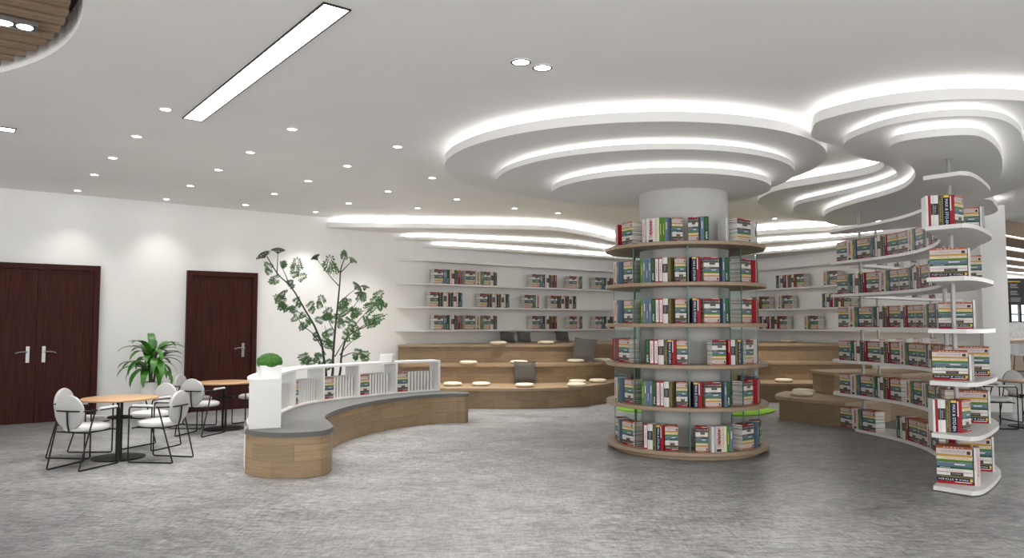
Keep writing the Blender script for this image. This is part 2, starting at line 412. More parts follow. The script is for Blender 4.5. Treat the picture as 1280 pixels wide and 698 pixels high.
# ------------------------------------------------------------------ stepped ceiling
def level(name, outline, z0, z1, z2, inset, label, n=5, pre=True):
    p = ccw(smooth(outline, n, True)) if pre else ccw(outline)
    o = structure(MB().prism(p, z0, z1, GYP).build(name, fix=True, smooth=False), label)
    q = offset(p, inset)
    MB().ribbon(q, z1, z2, LED, True).build('light_strip', o)
    return o
level('trim_2', ell(1.48, 9.45, 2.33, 2.28), 3.55, 3.65, H, .13, 'largest round white ceiling tier above the column', pre=False)
level('trim_3', ell(1.66, 9.6, 1.86, 1.83), 3.42, 3.485, 3.55, .13, 'middle round white ceiling tier above the column', pre=False)
level('trim_4', ell(1.89, 9.6, 1.38, 1.27), 3.28, 3.35, 3.42, .13, 'lowest round white ceiling tier above the column', pre=False)
LA = [(3.02, 7.45), (2.96, 7.22), (3.02, 7.02), (3.24, 6.73), (3.59, 6.52), (4.0, 6.44), (4.51, 6.5), (5.2, 6.72), (6.0, 7.2), (6.6, 8.0), (7.0, 9.0), (7.3, 10.4), (7.4, 11.8), (7.2, 13.2), (6.5, 14.1), (5.6, 14.1), (4.9, 13.5), (4.38, 12.78), (3.95, 12.0), (3.85, 11.3), (3.94, 10.84), (4.26, 10.35), (4.577, 9.9), (4.68, 9.55), (4.60, 9.2), (4.39, 8.9), (4.08, 8.62), (3.68, 8.25), (3.35, 8.0), (3.13, 7.75)]
LB = [(3.437, 7.7), (3.34, 7.38), (3.38, 7.03), (3.485, 6.78), (3.71, 6.58), (4.0, 6.51), (4.28, 6.58), (4.54, 6.76), (4.85, 7.08), (5.12, 7.43), (5.8, 8.2), (6.35, 9.2), (6.65, 10.3), (6.8, 11.8), (6.7, 13.0), (6.1, 13.55), (5.3, 13.25), (4.8, 12.63), (4.49, 11.92), (4.39, 11.4), (4.59, 10.73), (4.8, 10.02), (4.82, 9.4), (4.65, 9.0), (4.28, 8.5), (3.98, 8.3), (3.646, 7.99)]
LC = [(3.62, 7.12), (3.58, 6.96), (3.64, 6.80), (3.86, 6.66), (4.10, 6.63), (4.31, 6.76), (4.64, 7.11), (5.05, 7.66), (5.46, 8.31), (5.78, 8.92), (5.95, 9.43), (6.02, 10.0), (6.02, 10.9), (6.0, 11.8), (6.0, 12.5), (5.75, 12.9), (5.34, 12.6), (4.98, 11.94), (4.79, 11.26), (4.81, 10.43), (4.89, 9.8), (4.87, 9.25), (4.65, 8.6), (4.37, 8.1), (4.07, 7.72), (3.82, 7.43)]
level('trim_5', LA, 3.55, 3.65, H, .13, 'largest winding white ceiling tier over the curved white bookshelf')
level('trim_6', LB, 3.42, 3.485, 3.55, .11, 'middle winding white ceiling tier over the curved white bookshelf')
level('trim_7', LC, 3.28, 3.35, 3.42, .09, 'lowest winding white ceiling tier carrying the bookshelf poles')
level('trim_8', [(7.2, 11.9), (7.5, 11.75), (7.96, 12.3), (8.45, 13.0), (8.6, 13.6), (8.3, 14.2), (7.6, 13.9), (7.2, 12.9)], 3.55, 3.65, H, .12, 'small white ceiling tier beside the end pier')
def band(name, front, z0, z1, z2, label):
    f = smooth(front, 8)
    wall = [p for p in WALLL[3:]] + CURVE[1:]
    wall = [p for p in [wl(8.0), wl(10), wl(12.6)] + CURVE[1:] if p[0] < front[-1][0] + .9]
    start = wl((Vector(front[0]) - WP).dot(D2))
    ws = [p for p in wall if (Vector(p) - WP).dot(D2) > (Vector(front[0]) - WP).dot(D2) + .3]
    poly = ccw([start] + ws + f[::-1]) if (Vector(start) - Vector(f[0])).length > .05 else ccw(ws + f[::-1])
    o = structure(MB().prism(poly, z0, z1, GYP).build(name, fix=True), label)
    g = offset(f, .12, False)
    g = [p for p in g if p[0] > front[0][0] + .25 and (Vector(p) - WP).dot(D1) < -.03]
    MB().ribbon(g, z1, z2, LEDW).build('light_strip', o)
band('trim_9', [(-3.75, 15.2), (-3.2, 15.17), (-1.0, 15.4), (.3, 15.55), (1.0, 15.85), (1.8, 16.84), (2.5, 18.0), (3.2, 18.7), (4.2, 18.2), (5.4, 16.6), (6.2, 16.0), (7.05, 15.5), (7.6, 14.6)], 3.55, 3.65, H, 'uppermost ceiling step with cove light along the curved wall')
band('trim_10', [(-2.62, 16.2), (-1.8, 16.3), (-.7, 16.64), (1.1, 17.35), (1.9, 18.2), (2.6, 19.0), (3.6, 19.4), (4.6, 18.6), (5.68, 17.15), (6.3, 16.7), (7.0, 16.2), (7.5, 15.3)], 3.42, 3.48, 3.55, 'middle ceiling step with cove light along the curved wall')
band('trim_11', [(-2.1, 16.62), (-1.5, 16.78), (-.9, 17.1), (.2, 17.8), (1.4, 18.6), (2.6, 19.4), (3.7, 20.0), (4.8, 19.6), (6.0, 18.3), (6.8, 17.4), (7.2, 16.6)], 3.29, 3.35, 3.42, 'lowest ceiling step with cove light along the curved wall')

# ------------------------------------------------------------------ wall shelves
def wall_path(t0, inset=0):
    p = [wl(t0)] + [q for q in [wl(9), wl(11), wl(12.6)] if (Vector(q) - WP).dot(D2) > t0 + .2] + CURVE[1:-2]
    return offset(p, -inset, False)
for i, (z, nm) in enumerate(((1.42, 'lowest'), (1.93, 'second'), (2.44, 'third'), (2.96, 'topmost empty'))):
    t0 = 7.05
    outer_ = wall_path(t0, .004); inner = wall_path(t0 + .55, .30)
    sp = smooth([outer_[0]] + inner[:1], 1)
    poly = ccw(outer_ + inner[::-1])
    o = MB().prism(poly, z, z + .04, SHELFW).build('wall_shelf', fix=True)
    tag(o, f'{nm} long white shelf on the curved back wall, counted upward' if i else 'lowest long white shelf on the curved back wall, just over the steps', 'wall shelf', 'long shelves on the curved back wall')

# ------------------------------------------------------------------ reading steps
T1 = smooth([(-2.2, 14.16), (-.8, 14.16), (0, 14.13), (.9, 14.31), (1.56, 14.8), (2.07, 15.6), (2.45, 16.5)], 8)
T1R = [(4.85, 15.5), (5.1, 15.32), (6.3, 15.3), (7.9, 15.3)]
T2 = smooth([(-2.25, 15.4), (0, 15.32), (.99, 15.52), (1.7, 15.95), (2.19, 16.5), (2.6, 17.3)], 8)
T3 = smooth([(-2.43, 16.05), (0, 16.04), (1.2, 16.25), (2.25, 17.0), (2.9, 17.9)], 8)
wallin = wall_path(8.2, .02)
def steps(nm, front, z, zr, back, parent, rin=.06):
    """one step: a tread board with overhang over a block-clad riser"""
    pf = ccw(front + back)
    MB().prism(pf, z - .05, z, OAKT).build('tread', parent, fix=True)
    r = offset(front, rin, False)
    MB().prism(ccw(r + back), zr, z - .05, OAKB).build('riser', parent, fix=True)
reading = empty('reading_steps', (0, 15.5, 0)); tag(reading, 'wide three-tier oak seating steps with rounded end under the wall shelves', 'seating steps')
root_inv = Matrix.Translation((0, -15.5, 0))
def shift(p): return [(x, y - 15.5) for x, y in p]
bk3 = [(3.4, 18.9), (2.9, 19.9)] + [wl(t, .03) for t in (12.6, 11, 9.4)]
steps('', shift(T1), .385, 0, shift([(2.6, 17.3), (-2.15, 16.9), ])if 0 else shift([(2.3, 16.62), (-2.2, 15.6)]), reading)
steps('', shift(T2), .77, 0, shift([(2.5, 17.6), (-2.2, 16.2)]), reading)
steps('', shift(T3), 1.15, 0, shift([(3.2, 18.9), (2.9, 19.8)] + [wl(t, .03) for t in (12.6, 11, 9.4, 8.55, 7.2)] + [(-2.43, 16.1)]), reading)

reading2 = empty('reading_steps', (5.8, 16, 0)); tag(reading2, 'oak seating steps in the nook between the round column and curved white bookshelf', 'seating steps')
def shift2(p): return [(x - 5.8, y - 16) for x, y in p]
steps('', shift2(smooth([(4.75, 15.55), (5.0, 15.36), (5.4, 15.3), (6.3, 15.3), (7.95, 15.3)], 4)), .385, 0, shift2([(7.6, 16.4), (5.2, 16.4), (4.75, 16.1)]), reading2)
steps('', shift2(smooth([(3.9, 16.2), (4.2, 15.3), (4.55, 14.95), (4.85, 15.15), (5.2, 15.95), (5.5, 16.2), (6.2, 16.2), (7.75, 16.2)], 5)), .77, 0, shift2([(7.4, 17.3), (4.4, 17.3)]), reading2)
steps('', shift2([(4.5, 16.7), (5.5, 16.68), (6.5, 16.67), (7.6, 16.67)]), 1.15, 0, shift2([(7.35, 17.6), (6.9, 18.6), (6.3, 19.5), (5.6, 20.2), (4.9, 20.6), (4.4, 20.4), (4.2, 18)]), reading2)
isl = empty('seating_platform', (5.2, 12.5, 0)); tag(isl, 'low oak seating platform with a raised block behind the curved white bookshelf', 'seating platform')
def shift3(p): return [(x - 5.2, y - 12.5) for x, y in p]
steps('', shift3(smooth([(4.62, 13.2), (4.42, 12.72), (4.48, 12.45), (4.72, 12.1), (5.1, 11.6)], 5)), .385, 0, shift3([(5.5, 11.85), (6.2, 12.42), (6.2, 13.6), (4.9, 13.6)]), isl)
steps('', shift3([(5.35, 13.62), (5.33, 13.2), (5.42, 12.75), (6.4, 12.45)]), .77, .385, shift3([(7.3, 12.9), (7.2, 13.9)]), isl)
MB().prism(ccw(shift3([(6.2, 12.52), (7.28, 12.92), (7.18, 13.85), (6.2, 13.62)])), 0, .385, OAKB).build('base_block', isl, fix=True)

# ------------------------------------------------------------------ cushions and pillows
pad_me = MB().lathe([(0, 0), (.13, 0), (.165, .01), (.185, .03), (.185, .045), (.16, .066), (.12, .072), (0, .074)], SEATPAD, n=32).mesh('seat_pad', True)
def pad(x, y, z, s, label, grp='round cream seat pads on the steps'):
    o = link('seat_pad', pad_me); o.location = (x, y, z + .001); o.scale = (s, s, 1); tag(o, label, 'cushion', grp)
def pillow_mesh(m, w_=.46, t=.13):
    vs = []; fs = []; n = 12
    for side in (-1, 1):
        for i in range(n + 1):
            for j in range(n + 1):
                u = i / n * 2 - 1; v = j / n * 2 - 1
                h = (max(0, (1 - u ** 4) * (1 - v ** 4))) ** .55 * t / 2 + .004
                pin = 1 - .07 * (1 - abs(u)) * 0 - .06 * (1 - u * u) * (abs(v) ** 3) * 0
                x = u * w_ / 2 * (1 - .06 * (1 - v * v)) ; z = v * w_ / 2 * (1 - .06 * (1 - u * u))
                vs.append((x, side * h, z + w_ / 2))
    N = (n + 1) ** 2
    for s_ in (0, 1):
        for i in range(n):
            for j in range(n):
                a = s_ * N + i * (n + 1) + j; f = (a, a + 1, a + n + 2, a + n + 1); fs.append(f if s_ else f[::-1])
    ring = [i * (n + 1) for i in range(n + 1)] + [n * (n + 1) + j for j in range(1, n + 1)] + [i * (n + 1) + n for i in range(n - 1, -1, -1)] + [j for j in range(n - 1, 0, -1)]
    for a, b_ in zip(ring, ring[1:] + ring[:1]): fs.append((a, b_, N + b_, N + a))
    mb = MB(); mb.add(vs, fs, m); return mb.mesh('pillow', True)
pil_d = pillow_mesh(PILLOW); pil_l = pillow_mesh(PILLOWL)
def pillow(x, y, z, rz, tilt, label, roll=0, m=None, s=1.0):
    o = link('pillow', m or pil_d); o.rotation_euler = (-tilt, roll, rz); o.location = (x, y, z + .012 + abs(math.sin(roll)) * .23 * s); o.scale = (s,) * 3
    tag(o, label, 'pillow')
def onz(px, py, z):
    th = math.atan(55.5 / 940); dx = (px - 640) / 940; dz = (349 - py) / 940
    Y = math.cos(th) - math.sin(th) * dz; Z = math.sin(th) + math.cos(th) * dz; t = (z - 1.6) / Z
    return dx * t, Y * t
for lst, z, tier in (([(566, 481.5), (601.5, 481.5), (656, 483), (721, 482.5), (722, 478.3), (747.5, 477.2)], .385, 'lowest step'), ([(585.5, 454.5), (648.5, 454), (719.5, 452.5), (753, 451.2)], .77, 'middle step'), ([(623, 430), (683, 429.5), (737, 429)], 1.15, 'top step')):
    for i, (x, y) in enumerate(lst):
        X, Y = onz(x, y + 1.0, z); 
        pad(X, Y, z, 1.0, f'cream round seat pad, {ordn[i]} along {tier} of the wide seating steps')
X, Y = onz(721, 482.5, .385); 
pad(X, Y - .28, .385, 1.0, 'cream round seat pad close in front of another at the rounded end of the lowest step') if 0 else None
0 and pad(X + .42, Y + .45, .385, 1.0, 'cream round seat pad, last before the round column on the lowest step')
X, Y = onz(946, 428.5, 1.15); X, Y = onz(985, 428.5, 1.15); pad(X, Y, 1.15, 1, 'cream round seat pad alone on the top step in the nook')
X, Y = onz(980, 478, .385); pad(X, Y, .385, 1, 'cream round seat pad alone on the lowest step in the nook')
X, Y = onz(1002, 495, .385); pad(X, Y, .385, 1, 'cream round seat pad at the front of the low seating platform')
pad(X + .22, Y + .48, .385, 1, 'cream round seat pad behind another on the low seating platform')
pillow(.26, 15.22, .385, 0, .12, 'square dark brown pillow leaning on the riser of the lowest step', s=.96)
X, Y = onz(729, 453, .77); pillow(1.50, 16.06, .77, -.25, .2, 'square dark brown pillow tilted on the middle step near its rounded end', roll=.12, s=1.05)
pillow(-.09, 17.50, 1.15, .15, .85, 'dark pillow on the top step, left one of two overlapping', roll=.06, s=.74)
pillow(.29, 17.60, 1.15, .15, .85, 'dark pillow on the top step, right one of two overlapping', roll=.06, s=.74)
pillow(1.25, 18.50, 1.15, .15, .85, 'dark pillow alone on the top step under the wall shelves', roll=.06, s=.74)
pillow(5.0, 15.5, .385, .9, .5, 'light grey pillow leaning in the corner of the nook steps', roll=.25, m=pil_l, s=.9)

# rug
o = MB().prism(smooth([(1.95, 14.05), (2.3, 13.55), (3.2, 13.2), (4.1, 13.08), (4.5, 13.38), (4.82, 13.9), (4.65, 14.25), (4.0, 14.6), (3.1, 14.75), (2.3, 14.6)], 6, True), .0, .02, RUG).build('rug', fix=True)
tag(o, 'bright green rounded rug on the floor behind the round column', 'rug')
MBrug = None

# ------------------------------------------------------------------ round column and its bookcase
CX, CY = 2.245, 9.8; BEAR = math.atan2(CX, CY)
b = MB().lathe([(.565, 0), (.565, 3.28)], GREYC, c=(CX, CY, 0), n=72); structure(b.build('column', smooth=True), 'round structural column')
bc = empty('round_bookcase', (CX, CY, 0)); tag(bc, 'tall round bookcase of oak disc shelves and glass fins around the column', 'bookcase')
TIER = [.10, .615, 1.11, 1.60, 2.09, 2.575]
def ring_disc(z0, z1, r0, r1, m, n=96):
    mb = MB(); mb.lathe([(r0, z0), (r1 - .006, z0), (r1, z0 + .006), (r1, z1 - .006), (r1 - .006, z1), (r0, z1), (r0, z0)], m, n=n, cap=False)
    return mb
ring_disc(0, .055, .57, .93, OAKS).build('plinth', bc, True)
for i, z in enumerate(TIER): ring_disc(z - .045, z, .57, 1.02, OAKS).build('shelf', bc, True)
GL = [math.radians(3 + 45 * k) - BEAR for k in range(8)]
for i in range(5):
    for g in GL:
        M = Matrix.Translation((0, 0, 0)) @ Matrix.Rotation(g, 4, 'Z')
        mb = MB(); mb.box(-.007, .007, -.90, -.575, TIER[i] + .001, TIER[i + 1] - .046, GLASS, M)
        p = mb.build('glass_fin', bc)
        MB().box(-.008, .008, -.908, -.9005, TIER[i] + .001, TIER[i + 1] - .046, GEDGE, M).build('polished_edge', p)

# ------------------------------------------------------------------ books
COL = {'pinkwhite': (.75, .62, .62), 'grey': (.45, .46, .48), 'white': (.85, .85, .83), 'scribble': (.78, .68, .68), 'cream': (.82, .74, .58),
       'green': (.10, .27, .03), 'blue': (.14, .215, .31), 'darkgreen': (.015, .10, .045), 'redframe': (.50, .015, .03), 'whitebox': (.85, .85, .84),
       'olive': (.13, .11, .035), 'navy': (.008, .010, .05), 'red': (.42, .010, .02), 'black': (.015, .015, .015), 'terracotta': (.50, .13, .04),
       'yellow': (.62, .40, .06), 'pagewhite': (.85, .84, .82)}
BM = {k: mat('cover_' + k, tuple(c * (.80 if min(v) > .4 else .72) for c in v), .45, spec=.25) for k, v in COL.items()}
PAGE = noisy('book_pages', (.72, .70, .65), (.80, .78, .73), scale=(90, 90, 90), ns=3, rough=.9)
INKR = mat('ink_red', (.45, .03, .03), .6); INKK = mat('ink_black', (.02, .02, .02), .6); INKG = mat('ink_grey', (.35, .35, .36), .6)
INKW = mat('ink_white', (.70, .70, .70), .6); INKY = mat('ink_yellow', (.70, .50, .05), .6); INKO = mat('ink_orange', (.70, .22, .04), .6); INKB = mat('ink_olive', (.28, .24, .09), .6)
# kind: (thickness, cover, [marks (u0,u1 across, v0,v1 up, ink)], word for the label)
def bars(u0, u1, v0, v1, n, ink, seed):
    r = random.Random(seed); out = []; v = v0; dv = (v1 - v0) / n
    for i in range(n):
        a = r.uniform(u0, u0 + (u1 - u0) * .25); c_ = r.uniform(u1 - (u1 - u0) * .3, u1)
        out.append((a, c_, v, v + dv * r.uniform(.35, .7), ink)); v += dv
    return out
SPEC = {
 'pinkwhite': (.030, 'pinkwhite', bars(.3, .7, .25, .8, 12, INKR, 1), 'pinkish white'),
 'grey': (.022, 'grey', bars(.35, .65, .3, .75, 8, INKW, 2), 'grey'),
 'scribble': (.055, 'scribble', bars(.12, .88, .2, .97, 22, INKR, 3) + bars(.3, .95, .3, .9, 12, INKK, 4) + [(.05, .95, .02, .12, INKK)], 'white red-scribbled'),
 'cream': (.032, 'cream', bars(.25, .75, .25, .95, 18, INKO, 5) + [(.1, .9, .18, .21, INKY)], 'cream'),
 'white': (.020, 'white', [(.42, .58, .4, .7, INKG)], 'plain white'),
 'green': (.034, 'green', [(.4, .6, .3, .75, INKY)], 'bright green'),
 'blue': (.034, 'blue', [(.12, .2, .03, .97, INKG), (.35, .6, .5, .8, INKW)], 'steel-blue'),
 'blue2': (.040, 'blue', [(.8, .9, .03, .97, INKK), (.3, .6, .2, .5, INKG)], 'slate-blue'),
 'darkgreen': (.050, 'darkgreen', bars(.25, .75, .1, .4, 5, INKW, 6) + bars(.3, .7, .5, .95, 8, BM['green'], 7), 'dark green'),
 'redframe': (.050, 'redframe', [(.14, .86, .05, .95, INKW)] + bars(.35, .65, .15, .85, 16, INKK, 8), 'red-framed white'),
 'whitebox': (.062, 'whitebox', [(.0, 1, .38, .74, INKK), (.28, .34, .02, .98, INKG)] + bars(.4, .75, .44, .68, 7, INKG, 9), 'white black-banded'),
 'olive': (.040, 'olive', [(.80, .92, .02, .98, INKB)] + bars(.2, .6, .15, .85, 14, INKB, 10), 'olive'),
 'navy': (.056, 'navy', [(.1, .9, .92, .99, INKY)], 'navy lettered'),
 'red': (.036, 'red', [(.05, .3, .5, .96, INKW)], 'deep red'),
 'thinred': (.022, 'red', [], 'thin red'),
 'black': (.020, 'black', [(.3, .7, .3, .7, INKG)], 'black'),
 'terracotta': (.018, 'terracotta', bars(.3, .7, .2, .8, 6, INKW, 12), 'terracotta'),
 'yellow': (.020, 'yellow', bars(.3, .6, .2, .8, 6, INKO, 13), 'yellow'),
 'offwhite': (.044, 'pinkwhite', bars(.2, .8, .15, .82, 26, INKG, 14) + [(.3, .9, .85, .95, INKK)], 'off-white'),
 'thingreen': (.018, 'green', [], 'thin green'),
 'pinktitle': (.030, 'white', [(.86, .98, .02, .98, INKR)] + bars(.3, .7, .25, .75, 14, INKG, 15), 'white pink-edged'),
 'mag': (.030, 'pagewhite', [(.88, .97, .01, .99, INKK)], 'white'),
}
SEQ_A = ['grey', 'white', 'scribble', 'cream', 'white', 'green', 'blue']
SEQ_B = ['green', 'blue', 'blue2', 'blue', 'darkgreen', 'redframe', 'redframe', 'whitebox', 'olive']
SEQ_C = ['blue', 'darkgreen', 'redframe', 'whitebox', 'olive', 'navy', 'red']
STACK = ['red', 'navy', 'olive', 'whitebox', 'pinktitle', 'darkgreen', 'blue', 'thingreen', 'cream', 'yellow', 'offwhite', 'terracotta']   # from the bottom
LYT = {'red': .022, 'navy': .028, 'olive': .016, 'whitebox': .024, 'pinktitle': .028, 'darkgreen': .016, 'blue': .036, 'thingreen': .018, 'cream': .024, 'yellow': .016, 'offwhite': .044, 'terracotta': .018}
BH = .295

def text_mesh(body, size):
    cu = bpy.data.curves.new('t', 'FONT'); cu.body = body; cu.size = size; cu.align_x = 'CENTER'; cu.align_y = 'CENTER'
    ob = bpy.data.objects.new('t', cu); C.objects.link(ob); dg = bpy.context.evaluated_depsgraph_get(); dg.update()
    me = bpy.data.meshes.new_from_object(ob.evaluated_get(dg)); vs_ = [tuple(v.co) for v in me.vertices]; fs_ = [tuple(p.vertices) for p in me.polygons]
    bpy.data.objects.remove(ob); bpy.data.curves.remove(cu); bpy.data.meshes.remove(me)
    return vs_, fs_
NAVY_TXT = text_mesh('MAX & STO-EN', .036)
_tcache = {}
def book_parts(kind, lying, h=BH, d=.20, tt=None):
    key = (kind, lying, h, d, tt)
    if key in _tcache: return _tcache[key]
    t, cov, marks, word = SPEC[kind]
    if lying: t = LYT.get(kind, t)
    if tt: t = tt
    t -= .0012
    M = Matrix(((0, 0, 1, -h / 2), (0, 1, 0, 0), (-1, 0, 0, t / 2), (0, 0, 0, 1))) if lying else Matrix.Identity(4)
    c_ = MB(); x = t / 2; bt = min(.0025, t * .16)
    c_.box(-x, -x + bt, 0, d, 0, h, BM[cov], M).box(x - bt, x, 0, d, 0, h, BM[cov], M).box(-x + bt, x - bt, 0, bt, 0, h, BM[cov], M)
    p_ = MB().box(-x + bt, x - bt, bt, d - .005, .003, h - .004, PAGE, M)
    k = MB(); y = -.0006
    for j, (u0, u1, v0, v1, ink) in enumerate(marks):
        yy = y - .0004 * (1 if ink in (INKK, INKG, INKR, BM['green']) and kind in ('redframe', 'scribble', 'whitebox') else 0) - .0003 * (j > 0 and kind == 'whitebox' and ink is INKG)
        k.add([(-x + t * u0, yy, h * v0), (-x + t * u1, yy, h * v0), (-x + t * u1, yy, h * v1), (-x + t * u0, yy, h * v1)], [(0, 1, 2, 3)], ink, M)
    if kind == 'navy':
        T = M @ Matrix(((0, 1, 0, 0), (0, 0, -1, y), (-1, 0, 0, h * .46), (0, 0, 0, 1)))
        sc = min(1, t / .05)
        vs_ = [(a * h / .295, b_ * sc, 0) for a, b_, c2 in NAVY_TXT[0]]
        k.add(vs_, NAVY_TXT[1], INKW, T)
    r = (c_, p_, k if k.f else None, t, word); _tcache[key] = r; return r
_mcache = {}
def book_meshes(kind, lying, h, d, tt):
    key = (kind, lying, h, d, tt)
    if key not in _mcache:
        c_, p_, k, t, w_ = book_parts(*key)
        _mcache[key] = (c_.mesh('book'), p_.mesh('pages'), k.mesh('spine_title') if k else None)
    return _mcache[key]
BOOKS = []
scount = {}
CAMP = Vector((0, 0, 1.6))
def reg(kind, lying, x, y, z, rz, ctx, pos, h, d, tt=None, vis=1.0, cat='book'):
    n = Vector((math.sin(rz), -math.cos(rz), 0)); v = CAMP - Vector((x, y, z + .15)); D = v.length
    t = book_parts(kind, lying, h, d, tt)[3]; cosv = max(.12, n.dot(v / D))
    BOOKS.append(dict(kind=kind, lying=lying, loc=(x, y, z), rz=rz, ctx=ctx, pos=pos, h=h, d=d, tt=tt, cat=cat, score=vis * t * h * cosv / D ** 2))
ocount = {}
def row(kinds, x, y, z, rz, ctx, h=BH, d=.20, sc=1.0, vis=1.0, anchor='c', cat='book', tts=None):
    """upright books, spines facing rz; x,y = middle of the spine line"""
    ts = [(tts or SPEC[k][0]) * sc for k in kinds]; W = sum(ts); u = Vector((math.cos(rz), math.sin(rz)))
    s = -W / 2 if anchor == 'c' else 0
    for k, t in zip(kinds, ts):
        c_ = Vector((x, y)) + u * (s + t / 2); ocount[ctx] = ocount.get(ctx, 0) + 1
        reg(k, False, c_.x, c_.y, z + .0005, rz, ctx, ocount[ctx], h, d, round(t, 4), vis, cat); s += t
    return W
def stack(x, y, z, rz, ctx, L=.20, d=.15, H_=BH, flip=False, vis=1.0, kinds=None):
    scount[ctx] = scount.get(ctx, 0) + 1; sn = scount[ctx]
    ks = kinds or (STACK[::-1] if flip else STACK); tot = sum(LYT[k] for k in ks); zz = z + .0005; n = len(ks)
    for i, k in enumerate(ks):
        t = LYT[k] * H_ / tot; reg(k, True, x, y, zz, rz, ctx, n - i, L, d, round(t, 4), vis); BOOKS[-1]['sn'] = sn; zz += t
    return L
def pol(phi, r): return CX + r * math.sin(phi), CY - r * math.cos(phi)
def on_col(tier, deg, r, kind, grp, tname, extra=0, **kw):
    phi = math.radians(deg) - BEAR; x, y = pol(phi, r)
    ctx = f'{grp} group, {tname}, round bookcase'
    if kind == 's': stack(x, y, TIER[tier], phi + math.radians(extra), ctx, **kw)
    else: row(kind, x, y, TIER[tier], phi + math.radians(extra), ctx, **kw)
TN = ['bottom shelf', 'fifth shelf down', 'fourth shelf down', 'third shelf down', 'second shelf down', 'top shelf']
for ti in (1, 3, 4):     # the three tiers with the same arrangement
    tn = TN[ti]
    on_col(ti, -66, .93, ['white', 'scribble', 'cream', 'green', 'blue'], 'outer-left', tn, d=.16)
    on_col(ti, -49.5, .90, 's', 'outer-left', tn, L=.17, d=.15)
    on_col(ti, -20.5, .955, SEQ_B, 'centre-left', tn, sc=.98, d=.17)
    on_col(ti, -2.6, .90, 's', 'centre-left', tn, extra=12, L=.13, d=.12)
    on_col(ti, 8.3, .955, ['navy', 'red'], 'centre-right', tn, sc=1.1, d=.17)
    on_col(ti, 20.0, .93, 's', 'centre-right', tn, L=.19, d=.15, flip=True)
    on_col(ti, 31.2, .93, ['blue', 'darkgreen'], 'centre-right', tn, sc=.95, d=.16)
    on_col(ti, 55, .90, 's', 'outer-right', tn, L=.22, d=.15, flip=True)
    on_col(ti, 75, .92, ['redframe', 'olive', 'navy', 'red'], 'outer-right', tn, d=.16, sc=.9)
    on_col(ti, 108, .92, SEQ_C, 'rear-right', tn, d=.16, vis=.2); on_col(ti, -105, .92, SEQ_A, 'rear-left', tn, d=.16, vis=.2)
tn = TN[5]
on_col(5, -70, .90, ['redframe', 'olive', 'red'], 'outer-left', tn, d=.16)
on_col(5, -50, .90, 's', 'outer-left', tn, L=.22, d=.15)
on_col(5, -21, .93, ['pinkwhite', 'grey', 'white', 'scribble', 'white', 'cream', 'white', 'green', 'green', 'blue'], 'centre-left', tn, sc=1.1, d=.18)
on_col(5, -4.5, .87, 's', 'centre-left', tn, extra=25, L=.13, d=.12)
on_col(5, 7.5, .88, 's', 'centre-right', tn, extra=-25, L=.12, d=.12, flip=True)
on_col(5, 15.5, .93, ['blue', 'darkgreen'], 'centre-right', tn, d=.18, sc=1.2)
on_col(5, 36, .88, ['white', 'grey'], 'outer-right', tn, d=.16)
on_col(5, 51.5, .92, 's', 'outer-right', tn, L=.27, d=.15, flip=True)
on_col(5, 75, .92, ['whitebox', 'darkgreen', 'red'], 'outer-right', tn, d=.16)
tn = TN[2]
on_col(2, -56, .90, 's', 'outer-left', tn, L=.25, d=.15)
on_col(2, -17.5, .955, ['darkgreen', 'redframe', 'redframe', 'whitebox', 'olive', 'navy', 'red'], 'centre-left', tn, sc=1.08, d=.17)
on_col(2, -2.2, .91, 's', 'centre-left', tn, extra=8, L=.13, d=.12)
on_col(2, 24.5, .945, 's', 'centre-right', tn, L=.17, d=.15, flip=True)
on_col(2, 38, .94, ['red', 'whitebox', 'olive', 'navy'], 'centre-right', tn, sc=1.0, d=.17)
on_col(2, 56.5, .92, 's', 'outer-right', tn, L=.17, d=.14, flip=True)
on_col(2, 71, .92, ['white', 'grey', 'darkgreen'], 'outer-right', tn, d=.15)
on_col(2, -100, .92, SEQ_C, 'rear-left', tn, d=.16, vis=.2)
tn = TN[0]
on_col(0, -74, .9, 's', 'outer-left', tn + ' edge', L=.16, d=.14)
on_col(0, -62, .93, ['blue'], 'outer-left', tn, d=.16)
on_col(0, -49, .93, 's', 'outer-left', tn, L=.22, d=.15)
on_col(0, -23.5, .95, ['redframe', 'whitebox', 'olive', 'navy', 'red'], 'centre-left', tn, sc=1.05, d=.17)
on_col(0, -10.5, .92, 's', 'centre-left', tn, extra=14, L=.15, d=.12)
on_col(0, 11, .94, 's', 'centre-right', tn, extra=-8, L=.14, d=.12, flip=True)
on_col(0, 26.0, .95, ['white', 'grey', 'scribble', 'cream', 'white', 'green', 'blue'], 'centre-right', tn, sc=1.25, d=.17)
on_col(0, 52, .92, 's', 'outer-right', tn, L=.23, d=.15, flip=True)
on_col(0, 67, .94, ['blue', 'darkgreen'], 'outer-right', tn, d=.15)
on_col(0, 80, .92, 's', 'outer-right', tn + ' edge', L=.17, d=.14, flip=True)

